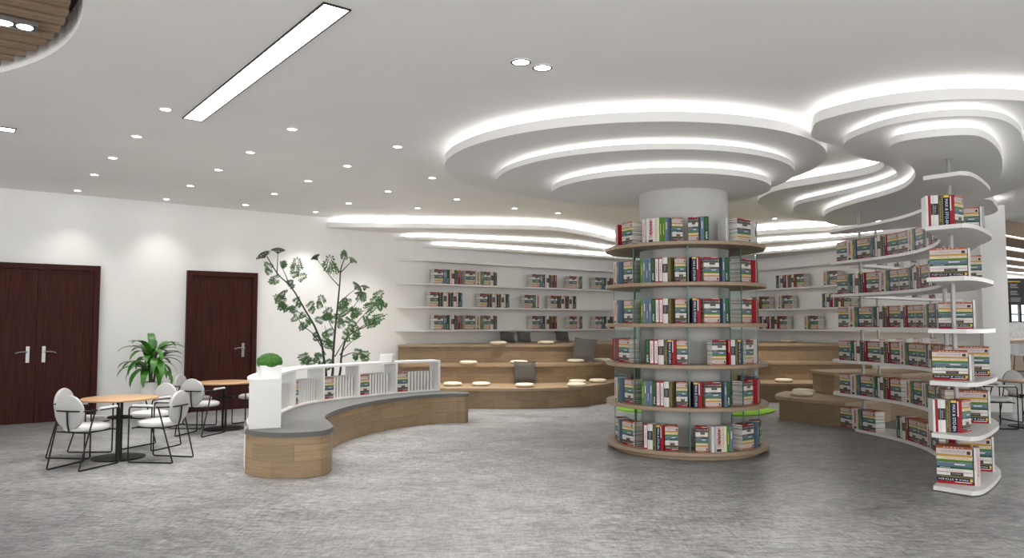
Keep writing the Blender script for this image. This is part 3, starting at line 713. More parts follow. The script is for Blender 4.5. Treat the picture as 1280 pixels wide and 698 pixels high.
# ---- curved white bookshelf
cb = empty('curved_bookshelf', (5, 9.5, 0)); tag(cb, 'tall winding white bookshelf hung on steel poles from the ceiling', 'bookshelf')
ZK = [.05 + .4985 * k for k in range(7)]
LEFTE = [(4.03, 7.3), (4.15, 7.45), (4.45, 7.85), (4.72, 8.25), (5.0, 8.9), (5.17, 9.5), (5.22, 10.1), (5.15, 10.7), (5.0, 11.25), (4.92, 11.6)]
RIGHTE = [(5.05, 11.85), (5.4, 11.6), (5.75, 10.9), (5.8, 10.1), (5.75, 9.5), (5.62, 9.1), (5.45, 8.75), (5.3, 8.35), (5.1, 7.95), (4.75, 7.5), (4.4, 7.12), (4.24, 7.04)]
le = smooth(LEFTE, 6); re_ = smooth(RIGHTE, 6)
outl = ccw(le + re_)
outl0 = ccw(smooth(LEFTE[:-2] + [(5.06, 11.12), (5.1, 11.3)], 6) + smooth([(5.25, 11.38), (5.55, 11.2)] + RIGHTE[2:], 6))
sh = lambda p: [(x - 5, y - 9.5) for x, y in p]
for k, z in enumerate(ZK):
    if k == 0: MB().prism(sh(outl0), z - .04, z, SHELFW).build('shelf', cb, fix=True)
    else:
        MB().prism(sh(outl), z - .04, z, SHELFW).build('shelf', cb, fix=True)
for x, y in ((4.47, 7.62), (5.02, 8.72), (5.2, 11.2)):
    MB().cyl((x - 5, y - 9.5, 0), (x - 5, y - 9.5, 3.28), .022, STEELP, n=16).build('pole', cb, True)
# second arm of the bookshelf, further back
ca = empty('curved_bookshelf', (6.5, 12.8, 0)); tag(ca, 'second white bookshelf arm with pale page edges, behind the winding one', 'bookshelf')
ARM = smooth([(5.62, 11.95), (6.0, 12.2), (6.9, 12.95), (7.7, 13.55), (8.25, 13.75)], 6)
for k, z in enumerate(ZK[2:6]):
    q = offset(ARM, .28, False); MB().prism([(x - 6.5, y - 12.8) for x, y in ccw(ARM + q[::-1])], z - .04, z, SHELFW).build('shelf', ca, fix=True)
for s_ in (.6, 2.6):
    L_, at = walk(ARM); p, d = at(s_); nn = Vector((-d.y, d.x)); p = p + nn * .14
    MB().cyl((p.x - 6.5, p.y - 12.8, .772 if s_ < 2 else 0), (p.x - 6.5, p.y - 12.8, 3.28), .02, STEELP, n=12).build('pole', ca, True)
def fill_path(path, z, s0, s1, pattern, ctx, inset=.04, facing=1, d=.2, h=BH, vis=1.0, sc=1.0, dstack=.17):
    L_, at = walk(path); s = s0; pi = 0
    while True:
        it = pattern[pi % len(pattern)]; pi += 1
        if isinstance(it, (int, float)): s += it; 
        else:
            W = it[1] if it[0] == 's' else sum(SPEC[k][0] for k in it) * sc
            if s + W > s1: break
            p, dr = at(s + W / 2); nn = Vector((dr.y, -dr.x)) * facing     # outward
            rz = math.atan2(nn.x, -nn.y); q = p - nn * inset
            if it[0] == 's': stack(q.x, q.y, z, rz, ctx + (' stack' if 0 else ''), L=it[1] - .012, d=dstack, H_=h, vis=vis, flip=len(it) > 2)
            else: row(it, q.x, q.y, z, rz, ctx, h=h, d=d, vis=vis, sc=sc)
            s += W + .012
        if s > s1: break
# path walks from the far tip towards the camera with the room on its right hand side
lp = le[::-1]; LP, atP = walk(lp)
SN = ['bottom', 'second', 'third', 'fourth', 'fifth', 'sixth']
A_ = ['white', 'scribble', 'cream', 'green', 'blue2']; B_ = SEQ_C[:6] + ['red']
pats = [[('s', .26), A_, ('s', .26), .42, ['blue', 'darkgreen', 'redframe', 'whitebox', 'olive', 'red'], ('s', .24)],
        [('s', .24), A_, ('s', .24), B_, ('s', .24), .1, A_],
        [('s', .24), ['blue', 'darkgreen', 'redframe', 'whitebox', 'olive', 'navy', 'red'], ('s', .26), ['whitebox', 'olive', 'navy', 'red'], ('s', .2), A_, ('s', .24)],
        [('s', .24), A_, ('s', .26), ['blue2', 'darkgreen', 'redframe', 'whitebox', 'olive', 'navy', 'red'], ('s', .24), ['whitebox', 'navy', 'red'], ('s', .2)],
        [('s', .24), ['blue2', 'darkgreen', 'redframe', 'whitebox', 'olive', 'navy', 'red'], ('s', .26), ['redframe', 'scribble', 'cream', 'green', 'blue2'], ('s', .2)],
        [('s', .24), A_, ('s', .26), ['blue2', 'darkgreen', 'redframe', 'whitebox', 'olive', 'navy', 'red'], ('s', .24)]]
for k in range(6):
    fill_path(lp, ZK[k], .12, LP - 1.35, pats[k], f'long stretch, {SN[k]} level, winding bookshelf', inset=.03, d=.19, sc=1.05)
# books on the near end platform: facing slightly to the camera's left
def near(k, what, x, y, rz, grp, **kw):
    ctx = f'near end {grp}, {SN[k]} level, winding bookshelf'
    if what == 's': stack(x, y, ZK[k], rz, ctx, **kw)
    else: row(what, x, y, ZK[k], rz, ctx, **kw)
R0 = -.5
near(0, 's', 4.275, 7.36, R0, 'front', L=.30, d=.2, H_=.36); near(0, ['white', 'pinkwhite'], 4.440, 7.27, R0, 'front', h=.36, d=.2)
near(0, 's', 4.88, 8.02, -.4, 'back', L=.30, d=.22, H_=.36); near(0, ['white'], 5.03, 7.955, -.4, 'back', h=.36, d=.2)
five = ['white', 'thinred', 'whitebox', 'olive', 'navy', 'red']
near(1, five, 4.205, 7.33, -.3, 'front', h=.31, d=.2, sc=1.05); near(1, 's', 4.410, 7.36, .6, 'front', L=.17, d=.13, H_=.31)
near(1, 's', 4.88, 8.02, -.4, 'back', L=.26, d=.2, H_=.34); near(1, ['white'], 5.015, 7.965, -.4, 'back', h=.34, d=.2)
near(2, 's', 4.265, 7.36, R0, 'front', L=.30, d=.2, H_=.29); near(2, ['white', 'grey'], 4.425, 7.275, R0, 'front', h=.25, d=.18)
near(2, 's', 4.88, 7.98, -.4, 'back', L=.28, d=.2, H_=.31)
near(3, 's', 4.535, 7.70, R0, 'front', L=.30, d=.2, H_=.27); near(3, ['white'], 4.680, 7.62, R0, 'front', h=.29, d=.2)
near(4, 's', 4.295, 7.38, R0, 'front', L=.32, d=.18, H_=.30); near(4, ['white'], 4.450, 7.295, R0, 'front', h=.29, d=.18)
near(4, 's', 4.82, 7.88, -.4, 'back', L=.20, d=.2, H_=.27)
near(5, five, 4.185, 7.30, -.3, 'front', h=.31, d=.2, sc=1.05); near(5, 's', 4.390, 7.33, .6, 'front', L=.17, d=.13, H_=.31)
near(5, 's', 4.76, 7.80, -.3, 'back', L=.20, d=.18, H_=.27); near(5, ['white', 'grey'], 4.885, 7.76, -.3, 'back', h=.27, d=.17)
# second arm: page edges towards the room
for k in range(2, 6):
    fill_path(ARM, ZK[k], .15, 2.7, [['white', 'mag', 'pinkwhite', 'mag', 'white', 'mag', 'white', 'mag', 'mag', 'white'], ('s', .22), .15], f'second arm level {k}', inset=.05, d=.18, vis=.05)

# ---- wall shelf books
wp = offset(wall_path(7.6, 0), -.28, False)
LW, atW = walk(wp)
wcount = {}
def wall_cluster(px, zi, kinds):
    z = (1.46, 1.97, 2.48)[zi]; best = None
    for i in range(600):
        s = LW * i / 599; p, d_ = atW(s); x = 640 + 940 * p.x / p.y * 1.0
        e_ = abs(x - px)
        if best is None or e_ < best[0]:
            if (px < 800 and p.x < 3.6) or (px > 860 and p.x > 4.2): best = (e_, s)
    s = best[1]; side = 'nook side' if px > 860 else 'door side'; wcount[(zi, side)] = wcount.get((zi, side), 0) + 1
    wctx = f"{ordn[wcount[(zi, side)] - 1]} cluster, {('lowest', 'second', 'third')[zi]} wall shelf, {side}"
    for it in kinds:
        W = it[1] if it[0] == 's' else sum(SPEC[k][0] for k in it) * 1.15
        p, dr = atW(s + W / 2); nn = Vector((dr.y, -dr.x)); rz = math.atan2(nn.x, -nn.y); q = p - nn * .03
        if it[0] == 's': stack(q.x, q.y, z, rz, wctx, L=it[1] - .01, d=.18, H_=.32, flip=True)
        else: row(it, q.x, q.y, z, rz, wctx, h=.32, d=.18, sc=1.15)
        s += W + .012
g1 = [('s', .24), ['blue', 'blue', 'darkgreen'], ['redframe', 'whitebox'], ['olive', 'navy', 'red']]
g2 = [('s', .28), ['white', 'scribble', 'cream'], ['green', 'blue'], ('s', .18), ['whitebox', 'olive', 'navy']]
g3 = [('s', .22), ['navy', 'olive'], ['whitebox', 'redframe'], ['navy', 'olive'], ['whitebox', 'redframe'], ['darkgreen', 'blue']]
g4 = [('s', .26), ['blue', 'green'], ['white', 'scribble', 'white']]
g5 = [['blue', 'darkgreen', 'redframe', 'whitebox', 'navy', 'red'], ['redframe', 'navy', 'olive'], ['whitebox', 'red', 'olive'], ('s', .24)]
g6 = [['white', 'scribble', 'cream', 'green', 'blue'], ('s', .26)]
for zi in (0, 2):
    wall_cluster(544, zi, g1); wall_cluster(583, zi, g2); wall_cluster(666, zi, g1 + [['olive', 'red']]); wall_cluster(713, zi, g4[:1] + [['white', 'scribble'], ['green', 'blue']]); wall_cluster(745, zi, g1)
wall_cluster(538, 1, g3); wall_cluster(601, 1, g3); wall_cluster(657, 1, g4); wall_cluster(689, 1, g3)
wall_cluster(947, 0, g5); wall_cluster(1003, 0, g6); wall_cluster(969, 2, g5); wall_cluster(1028, 2, g6)
wall_cluster(938, 1, g5[1:]); wall_cluster(971, 1, g6); wall_cluster(1026, 1, g5)

# ---- low curved bookcase magazines are registered further down, then everything is built
# ------------------------------------------------------------------ curved bench with bookcase
BL = [(-.72, 12.52), (-.74, 12.1), (-1.39, 11.92), (-1.9, 11.25), (-2.18, 10.5), (-2.29, 9.8), (-2.26, 9.2), (-2.05, 8.7), (-1.95, 8.3), (-2.0, 7.99), (-2.3, 7.86), (-2.6, 7.9), (-2.83, 8.1)]
CF = [(-2.83, 8.12), (-2.95, 8.6), (-3.02, 9.4), (-3.08, 10.3), (-2.93, 10.95), (-2.65, 11.45), (-2.2, 12.0), (-1.75, 12.5), (-1.2, 12.8)]
bench_front = smooth([(-1.25, 12.62), (-.95, 12.6), (-.72, 12.45), (-.74, 12.2), (-1.0, 12.2), (-1.39, 11.98), (-1.9, 11.28), (-2.18, 10.5), (-2.29, 9.8), (-2.26, 9.2), (-2.08, 8.7), (-1.95, 8.3), (-2.0, 7.99), (-2.3, 7.85), (-2.6, 7.9), (-2.86, 8.12)], 6)
caseF = smooth([(-2.51, 8.24), (-2.74, 8.8), (-2.86, 9.4), (-2.90, 10.2), (-2.77, 10.85), (-2.50, 11.32), (-2.15, 11.8), (-1.75, 12.27), (-1.2, 12.66)], 6)
caseB = offset(caseF, .32, False)   # away from the room
bo = (-2.2, 10, 0); sb = lambda p: [(x + 2.2, y - 10) for x, y in p]
bench = empty('curved_bench', bo); tag(bench, 'low winding oak-clad bench with a grey seat cushion and rounded ends', 'bench')
bodyp = ccw(bench_front + [(-2.86, 8.3)] + offset(caseF, .30, False)[2:])
MB().prism(sb(offset(bodyp, .012)), .002, .42, OAKB).build('body', bench, fix=True)
MB().prism(sb(bodyp), .42, .455, CUSH).prism(sb(offset(bodyp, .008)), .455, .47, CUSH).build('seat_cushion', bench, fix=True)
case = empty('curved_bookcase', bo); tag(case, 'low winding white bookcase standing along the back of the bench', 'bookcase')
ring = caseF + caseB[::-1]
MB().prism(sb(ccw(ring)), .472, .495, CASEW).build('bottom_board', case, fix=True)
MB().prism(sb(ccw(ring)), .955, .985, CASEW).build('top_board', case, fix=True)
LC_, atC = walk(caseF)
def div(s, w_=.03, name='divider', z0=.496, z1=.954):
    p, d_ = atC(s); n_ = Vector((-d_.y, d_.x)); a = p - d_ * w_ / 2; b_ = p + d_ * w_ / 2
    MB().prism(sb(ccw([tuple(a), tuple(b_), tuple(b_ + n_ * .31), tuple(a + n_ * .31)])), z0, z1, CASEW).build(name, case, fix=True)
def s_at_px(px):
    best = (1e9, 0)
    for i in range(600):
        p, d_ = atC(LC_ * i / 599); x = 640 + 940 * p.x / p.y * .999
        if i > 200 and abs(x - px) < best[0]: best = (abs(x - px), LC_ * i / 599)
    return best[1]
ssplit = [1.05, 2.02] + [s_at_px(v) for v in (407, 451, 497)]
ssplit[1] = s_at_px(372)
for s_ in ssplit: div(s_)
div(LC_ - .02, .04, 'end_panel')
p, d_ = atC(.0); n_ = Vector((-d_.y, d_.x)); a = p - d_ * .02; b_ = p + d_ * .03
MB().prism(sb(ccw([tuple(a), tuple(b_), tuple(b_ + n_ * .33), tuple(a + n_ * .33)])), .472, 1.0, CASEW).build('end_panel', case, fix=True)
bp_ = offset(caseF, .322, False)
MB().ribbon(sb(bp_), 0.0, .47, CASEW).ribbon(sb(offset(caseF, .34, False))[::-1], 0.0, .47, CASEW).build('back_plinth', case)

edges = [0.05] + ssplit + [LC_ - .04]
for ci in range(len(edges) - 1):
    s0, s1 = edges[ci] + .03, edges[ci + 1] - .03; room = s1 - s0
    nm = 'compartment ' + ordn[ci]
    ctx = f'{ordn[ci]} compartment of the low curved bookcase'
    s = s0 + .02
    if ci >= 1:
        p, dr = atC(s + .10); nn = Vector((dr.y, -dr.x)); rz = math.atan2(nn.x, -nn.y); q = p - nn * .05
        stack(q.x, q.y, .496, rz, ctx, L=.19, d=.16, H_=.30); s += .225
    n = 0
    while s < s1 - .06 and n < 12:
        p, dr = atC(s); nn = Vector((dr.y, -dr.x)); rz = math.atan2(nn.x, -nn.y); q = p - nn * .06
        h_ = .31
        reg('mag', False, q.x, q.y, .4965, rz, ctx, n + 1, h_, .2,   .038, 1, 'mag'); s += .058; n += 1

# build individuals and the one mass of the rest
nb = [b_ for b_ in BOOKS if b_['cat'] == 'book']; nb.sort(key=lambda q: -q['score'])
mags = [b_ for b_ in BOOKS if b_['cat'] == 'mag']
TOP = nb[:298]; REST = nb[298:]
def ordw(i): return ordn[i - 1] if i <= len(ordn) else 'last'
def make_book(q, nm):
    c_, p_, k = book_meshes(q['kind'], q['lying'], q['h'], q['d'], q['tt'])
    o = link(nm, c_); o.location = q['loc']; o.rotation_euler = (0, 0, q['rz'])
    link('pages', p_, o)
    if k: link('spine_title', k, o)
    return o
for q in TOP:
    o = make_book(q, 'book'); wd = SPEC[q['kind']][3]
    if q['lying']: lab = f"{wd} book lying {ordw(q['pos'])} down" + (f", {ordn[q['sn'] - 1]} stack" if scount[q['ctx']] > 1 else '') + f", {q['ctx']}"
    else: lab = f"{wd} book standing {ordw(q['pos'])}, {q['ctx']}"
    tag(o, lab, 'book', 'books on ' + ', '.join(q['ctx'].split(', ')[1:]))
for q in mags:
    o = make_book(q, 'magazine'); tag(o, f"white-spined magazine standing {ordw(q['pos'])} in the {q['ctx']}", 'magazine', 'magazines: ' + q['ctx'])
rest = MB()
for q in REST:
    c_, p_, k, t, w_ = book_parts(q['kind'], q['lying'], q['h'], q['d'], q['tt'])
    M = Matrix.Translation(q['loc']) @ Matrix.Rotation(q['rz'], 4, 'Z')
    for part in (c_, p_, k):
        if part is None: continue
        base = len(rest.v); rest.v += [tuple(M @ Vector(v)) for v in part.v]; mp_ = [rest.mi(m) for m in part.mats]
        rest.f += [tuple(base + i for i in f) for f in part.f]; rest.m += [mp_[i] for i in part.m]
o = rest.build('books'); tag(o, 'all the smaller books on the wall shelves, bookshelf rear and behind the column', 'books', kind='stuff')
print('BOOKS', len(nb), 'mags', len(mags), 'rest', len(REST))

# ------------------------------------------------------------------ chairs and tables
def make_chair(label):
    e = empty('armchair'); tag(e, label, 'chair', 'round-backed white armchairs')
    MB().lathe([(0, .405), (.19, .405), (.225, .415), (.235, .435), (.228, .458), (.19, .472), (0, .476)], CHAIRS, n=36, c=(0, -.01, 0)).build('seat', e, True)
    M = Matrix.Translation((0, .235, .625)) @ Matrix.Rotation(-PI / 2 - .08, 4, 'X')
    MB().lathe([(0, -.022), (.17, -.022), (.185, -.016), (.192, 0), (.185, .016), (.17, .022), (0, .022)], CHAIRW, n=40, M=M).build('backrest', e, True)
    r = .0088
    for s in (-1, 1):
        pts = [(s * .235, .06, .64), (s * .235, -.20, .64), (s * .235, -.225, .632), (s * .235, -.235, .61), (s * .235, -.235, .03), (s * .233, -.225, .012), (s * .230, -.20, .009), (s * .205, .29, .009), (s * .207, .305, .015), (s * .21, .30, .035), (s * .235, .13, .63)]
        MB().tube(pts, r, BLACK, n=8).build('sled_leg', e, True)
        MB().tube([(s * .235, -.19, .653), (s * .235, -.17, .655), (s * .235, .05, .655), (s * .235, .07, .653)], .014, CHAIRS, n=10).build('arm_pad', e, True)
    arc = [(.235, .10, .64), (.225, .17, .64), (.19, .235, .64), (.12, .268, .64), (0, .275, .64), (-.12, .268, .64), (-.19, .235, .64), (-.225, .17, .64), (-.235, .10, .64)]
    MB().tube(arc, r, BLACK, n=8).build('back_rail', e, True)
    MB().tube([(0, .272, .63), (0, .262, .5), (0, .235, .41), (0, .18, .397), (0, .0, .397)], r, BLACK).tube([(-.235, -.19, .397), (.235, -.19, .397)], r, BLACK).tube([(-.222, .17, .397), (.222, .17, .397)], r, BLACK).tube([(-.17, -.19, .397), (-.17, .17, .397)], r, BLACK).tube([(.17, -.19, .397), (.17, .17, .397)], r, BLACK).build('seat_frame', e, True)
    return e
chair0 = None
def chair(x, y, rz, label):
    global chair0
    if chair0 is None: c_ = chair0 = make_chair(label)
    else: c_ = copy_tree(chair0); c_['label'] = label
    c_.location = (x, y, 0); c_.rotation_euler = (0, 0, rz)
chair(-4.79, 8.54, 2.9, 'white armchair with its back to the camera at the nearer round table')
chair(-5.20, 9.2, 1.55, 'white armchair half hidden behind another, beside the double door')
chair(-4.14, 8.93, -1.72, 'white armchair facing the double door at the round table before it')
chair(-4.65, 9.78, -.32, 'white armchair on the far side of the nearer round table')
chair(-4.49, 10.98, 2.94, 'white armchair with its back to the camera at the farther round table')
chair(-4.90, 11.72, 1.5, 'white armchair beside the potted dracaena at the table before the single door')
chair(-4.12, 12.12, -.55, 'white armchair on the far side of the table before the single door')
chair(-3.72, 11.45, -1.5, 'white armchair mostly hidden behind the end of the low curved bookcase')
chair(7.42, 11.7, 1.5, 'white armchair seen side-on beside the end pier of the curved wall')
chair(8.42, 12.45, .1, 'white armchair facing the camera behind the table near the cafe bar')
def table(x, y, label):
    e = empty('round_table', (x, y, 0)); tag(e, label, 'table', 'small round cafe tables')
    MB().lathe([(0, .69), (.40, .69), (.42, .697), (.42, .710), (.415, .714), (0, .714)], TABLEW, n=56).build('tabletop', e, True)
    MB().cyl((-.022, 0, .02), (-.022, 0, .69), .017, BLACK, n=16).cyl((.022, 0, .02), (.022, 0, .69), .017, BLACK, n=16).build('pole', e, True)
    MB().lathe([(0, 0), (.29, 0), (.295, .006), (.29, .014), (.05, .024), (0, .024)], BLACK, n=48).build('base', e, True)
    MB().lathe([(0, .47), (.13, .47), (.135, .475), (.135, .49), (.12, .495), (0, .495)], BLACK, n=36).build('pole_tray', e, True)
    MB().box(-.16, .16, -.03, .03, .672, .689, BLACK).box(-.03, .03, -.16, .16, .672, .689, BLACK).build('top_bracket', e)
table(-4.69, 9.07, 'round light wood cafe table on a black pedestal nearest the double door')
table(-4.37, 11.52, 'round light wood cafe table on a black pedestal nearest the single door')
table(8.02, 11.75, 'round light wood cafe table beyond the end of the curved white bookshelf')

# ------------------------------------------------------------------ plants
def drac():
    x, y = -5.93, 12.45
    e = empty('potted_dracaena', (x, y, 0)); tag(e, 'broad-leaved green dracaena in a tall white pot between the doors', 'potted plant')
    pw = .175
    mb = MB().lathe([(0, 0), (.135, 0), (.14, .01), (.178, .63), (.178, .64), (.165, .64), (.163, .60)], POTW, n=40);
    mb.build('pot', e, True)
    MB().lathe([(0, .605), (.162, .605)], SOIL, n=24).build('soil', e)
    st = MB(); rnd = random.Random(5)
    tops = [((.0, 0), 1.18), ((.05, .03), 1.08), ((-.06, .02), .99)]
    for (dx, dy), zt in tops: st.tube([(dx * .5, dy * .5, .6), (dx * .8, dy, .8), (dx, dy, zt)], .02, CANE, r1=.014)
    st.build('cane', e, True)
    lf = MB()
    N = 40
    for i in range(N):
        (dx, dy), zt = tops[i % 3]; az = i * 2.399 + rnd.uniform(-.2, .2); el0 = rnd.uniform(.25, 1.35); L = rnd.uniform(.48, .68); W = rnd.uniform(.050, .072)
        zb = zt - rnd.uniform(0, .22) - (.0 if el0 > .8 else .05)
        p = Vector((dx, dy, zb)); el = el0; n = 9; pts = []
        for k in range(n + 1):
            pts.append((p.copy(), el)); el -= (1.9 * (1.35 - .4 * el0)) / n * (.5 + k / n)
            p = p + Vector((math.cos(az) * math.cos(el), math.sin(az) * math.cos(el), math.sin(el))) * (L / n)
        side = Vector((-math.sin(az), math.cos(az), 0)); vs_ = []; fs_ = []
        for k, (q, el_) in enumerate(pts):
            t = k / n; w_ = W * (math.sin(PI * min(1, t * .93 + .07)) ** .7) * (1 if t > .12 else .45)
            up = Vector((0, 0, 1)) * .25 * w_
            vs_ += [q - side * w_ + up, q, q + side * w_ + up]
        for k in range(n):
            a = k * 3; fs_ += [(a, a + 1, a + 4, a + 3), (a + 1, a + 2, a + 5, a + 4)]
        lf.add(vs_, fs_, LEAF)
    lf.build('foliage', e, True)
drac()

def fern():
    YD = 13.25; k = YD / 940
    bx = (412 - 640) * k; e = empty('potted_tree', (bx, YD, 0)); tag(e, 'tall airy feathery-leaved plant with dark stems behind the low curved bookcase', 'potted plant')
    rnd = random.Random(3)
    def P(zx, zy, dep=0.0):
        px = 320 + zx / 4.106; py = 300 + zy / 4.106; return Vector(((px - 640) * k - bx, dep, 1.6 + (404.5 - py) * k))
    MB().lathe([(0, 0), (.2, 0), (.21, .01), (.25, .5), (.25, .51), (.235, .51), (.23, .47)], POTW, n=36).build('pot', e, True)
    MB().lathe([(0, .475), (.23, .475)], SOIL, n=24).build('soil', e)
    st = MB()
    base = [Vector((-.06, 0, .45)), Vector((0, .04, .45)), Vector((.07, -.03, .45))]
    trunks = [([base[0], P(365, 690), P(355, 600, -.05), P(345, 530, -.08), P(310, 440, -.12), P(270, 370, -.15), P(200, 250, -.2), P(130, 180, -.22), P(75, 90, -.25)], .020, .006),
              ([base[1], P(398, 690), P(400, 600), P(405, 480, .03), P(415, 350, .05), P(425, 230, .05), P(430, 150, .05), P(450, 90, .05)], .020, .006),
              ([base[2], P(435, 690), P(440, 590, .05), P(460, 510, .1), P(500, 470, .15), P(545, 450, .2), P(600, 420, .25)], .018, .005)]
    for pts, r0, r1 in trunks: st.tube([tuple(p) for p in smooth(pts, 4)], r0 * 1.3, STEM, r1=r1 * 1.3, n=7)
    br = [([(125, 180), (127, 120), (128, 60)], -.22), ([(190, 240), (165, 180), (140, 130)], -.2), ([(420, 235), (370, 180), (300, 90)], .05), ([(430, 165), (460, 135), (487, 105)], .05),
          ([(420, 325), (460, 290), (510, 250)], .05), ([(350, 530), (385, 490), (415, 455)], 0), ([(370, 590), (310, 490), (250, 440), (215, 390), (150, 325)], -.1), ([(300, 415), (250, 385), (195, 350)], -.15),
          ([(400, 600), (440, 530), (500, 440), (560, 370), (620, 320)], .15), ([(405, 480), (370, 420), (350, 340)], .1), ([(445, 600), (500, 580), (560, 600)], .05), ([(365, 640), (310, 620), (230, 600)], -.1),
          ([(410, 400), (470, 380), (540, 290)], .0), ([(345, 540), (320, 510), (300, 490)], .1), ([(500, 470), (580, 420), (670, 380)], .15), ([(395, 600), (370, 540), (340, 440)], .2), ([(440, 590), (480, 540), (520, 505)], -.1)]
    for pts, dep in br: st.tube([tuple(p) for p in smooth([P(x, y, dep) for x, y in pts], 4)], .010, STEM, r1=.004, n=5)
    st.build('stem', e, True)
    lf = MB()
    def leaflet(p, d, L, W):
        side = d.cross(Vector((rnd.uniform(-.4, .4), -1, rnd.uniform(-.5, .3)))).normalized(); nrm = side.cross(d)
        pr = [(0, 0), (.15, .5), (.3, .35), (.42, .95), (.55, .5), (.7, .75), (.8, .35), (1, 0)]
        vs_ = [p + d * (a * L) + side * (b_ * W) + nrm * (-.15 * b_ * W) for a, b_ in pr]; vs2 = [p + d * (a * L) - side * (b_ * W) + nrm * (-.15 * b_ * W) for a, b_ in pr[1:-1]]
        mid = [p + d * (a * L) for a, _ in pr]
        n = len(pr); vsx = mid + [vs_[i] for i in range(1, n - 1)] + vs2; fs_ = []
        for s0_ in (n, n + n - 2):
            ids = [0] + [s0_ + i for i in range(n - 2)] + [n - 1]
            for i in range(n - 1):
                q = [i, ids[i], ids[i + 1], i + 1]; q = list(dict.fromkeys(q))
                if len(q) > 2: fs_.append(tuple(q))
        lf.add(vsx, fs_, LEAF2)
    def spray(p, d, L, n=5):
        d = d.normalized(); side = d.cross(Vector((rnd.uniform(-.3, .3), -1, rnd.uniform(-.3, .3)))).normalized()
        for i in range(n):
            t = .12 + .75 * i / n; q = p + d * (L * t); l = L * (.42 - .26 * i / n)
            for sg in (-1, 1):
                dd = (d * .6 + side * sg + Vector((0, rnd.uniform(-.5, .5), 0))).normalized(); ll = max(.034, l * .48); s2 = dd.cross(Vector((0, -1, rnd.uniform(-.3, .3)))).normalized()
                for f_ in (.35, .68):
                    for s3 in (-1, 1): leaflet(q + dd * (l * f_), (dd * .7 + s2 * s3 + Vector((0, rnd.uniform(-.6, .6), 0))).normalized(), ll * .8, ll * .27)
                leaflet(q + dd * (l * .7), dd, ll, ll * .3); lf.tube([tuple(q), tuple(q + dd * l)], .0013, STEM, n=3)
        leaflet(p + d * L * .8, d, .05, .016)
        lf.tube([tuple(p), tuple(p + d * L * .9)], .0022, STEM, n=4)
    spec = [((215, 170), (0, -1), 90), ((380, 180), (0, -1), 120), ((450, 110), (.1, -1), 55), ((190, 200), (1, -.4), 70), ((130, 200), (-1, .1), 65), ((150, 320), (-1, -.5), 80), ((160, 330), (-1, .6), 60), ((150, 330), (-.5, 1), 50),
            ((230, 380), (-.8, 1), 60), ((240, 420), (-.6, 1), 60), ((265, 360), (.7, -1), 60), ((350, 340), (-.3, -1), 70), ((350, 420), (-1, -.3), 60), ((350, 400), (.6, -1), 70), ((420, 420), (-1, -.6), 60), ((420, 380), (1, -.4), 80),
            ((470, 380), (1, -.2), 90), ((540, 330), (.2, -1), 70), ((560, 370), (1, -.5), 90), ((600, 310), (1, -1), 80), ((615, 320), (1, .2), 55), ((600, 420), (1, -.4), 90), ((560, 430), (1, .1), 70), ((500, 440), (.6, 1), 70), ((500, 480), (1, .3), 50),
            ((460, 480), (.8, .8), 60), ((520, 590), (1, -.1), 70), ((550, 600), (1, .2), 50), ((520, 580), (-.1, 1), 40), ((300, 610), (-1, -.1), 90), ((300, 620), (-1, .4), 90), ((330, 620), (-.3, .9), 40), ((350, 610), (-.8, -.6), 60), ((360, 640), (.9, -.6), 50),
            ((320, 500), (-.8, .2), 50), ((400, 540), (-.8, .1), 60), ((440, 460), (-.4, -1), 60), ((480, 330), (-.8, -.5), 60), ((200, 350), (-1, .5), 50), ((205, 330), (.6, -.8), 45), ((100, 160), (-.7, -.8), 60), ((110, 130), (1, -.4), 50), ((440, 350), (.4, -1), 60),
            ((390, 470), (-1, .2), 60), ((520, 400), (-.4, -1), 60), ((560, 400), (.2, .9), 50), ((380, 380), (-.6, .4), 55), ((460, 420), (.9, .4), 60), ((640, 330), (.1, 1), 40), ((150, 230), (.7, -.4), 45), ((280, 400), (.3, 1), 40), ((340, 500), (.8, .5), 45)]
    for (x, y), (dx, dy), L in spec:
        for rep in range(2):
            dep = rnd.uniform(-.22, .22); p = P(x + rnd.uniform(-14, 14) * rep, y + rnd.uniform(-14, 14) * min(rep, 1) * 1.6, dep); d = Vector((dx, rnd.uniform(-.5, .5), -dy)); spray(p, d, L / 4.106 * k * (.95 if rep == 0 else .7))
    lf.build('foliage', e)
    def umbel(x, y, r, tilt, dep, dens=150):
        um = MB()
        c_ = P(x, y, dep); r = r / 4.106 * k; R_ = Matrix.Rotation(tilt, 4, 'Y')
        for i in range(dens):
            a = rnd.uniform(0, 2 * PI); q = math.sqrt(rnd.random()) * r; v = R_ @ Vector((q * math.cos(a), q * math.sin(a), -.35 * q * q / r)); s_ = .013
            pts = [c_ + v + Vector(o_) * s_ for o_ in ((1, 0, 0), (0, 1, 0), (-1, 0, 0), (0, -1, 0), (0, 0, .8), (0, 0, -.8))]
            um.add(pts, [(0, 1, 4), (1, 2, 4), (2, 3, 4), (3, 0, 4), (1, 0, 5), (2, 1, 5), (3, 2, 5), (0, 3, 5)], UMB)
            if i % 4 == 0: um.tube([tuple(c_ + R_ @ Vector((0, 0, -.10))), tuple(c_ + v)], .0016, STEM, n=3)
        um.build('flower_umbel', e)
    for a in ((50, 75, 38, -.6, -.25), (128, 48, 36, 0, -.22), (293, 80, 24, -.6, .05), (497, 95, 26, .7, .05), (525, 235, 36, .9, .05), (560, 235, 22, .2, .0), (135, 285, 45, -.9, -.2), (530, 265, 30, 0, .1)): umbel(*a)
fern()

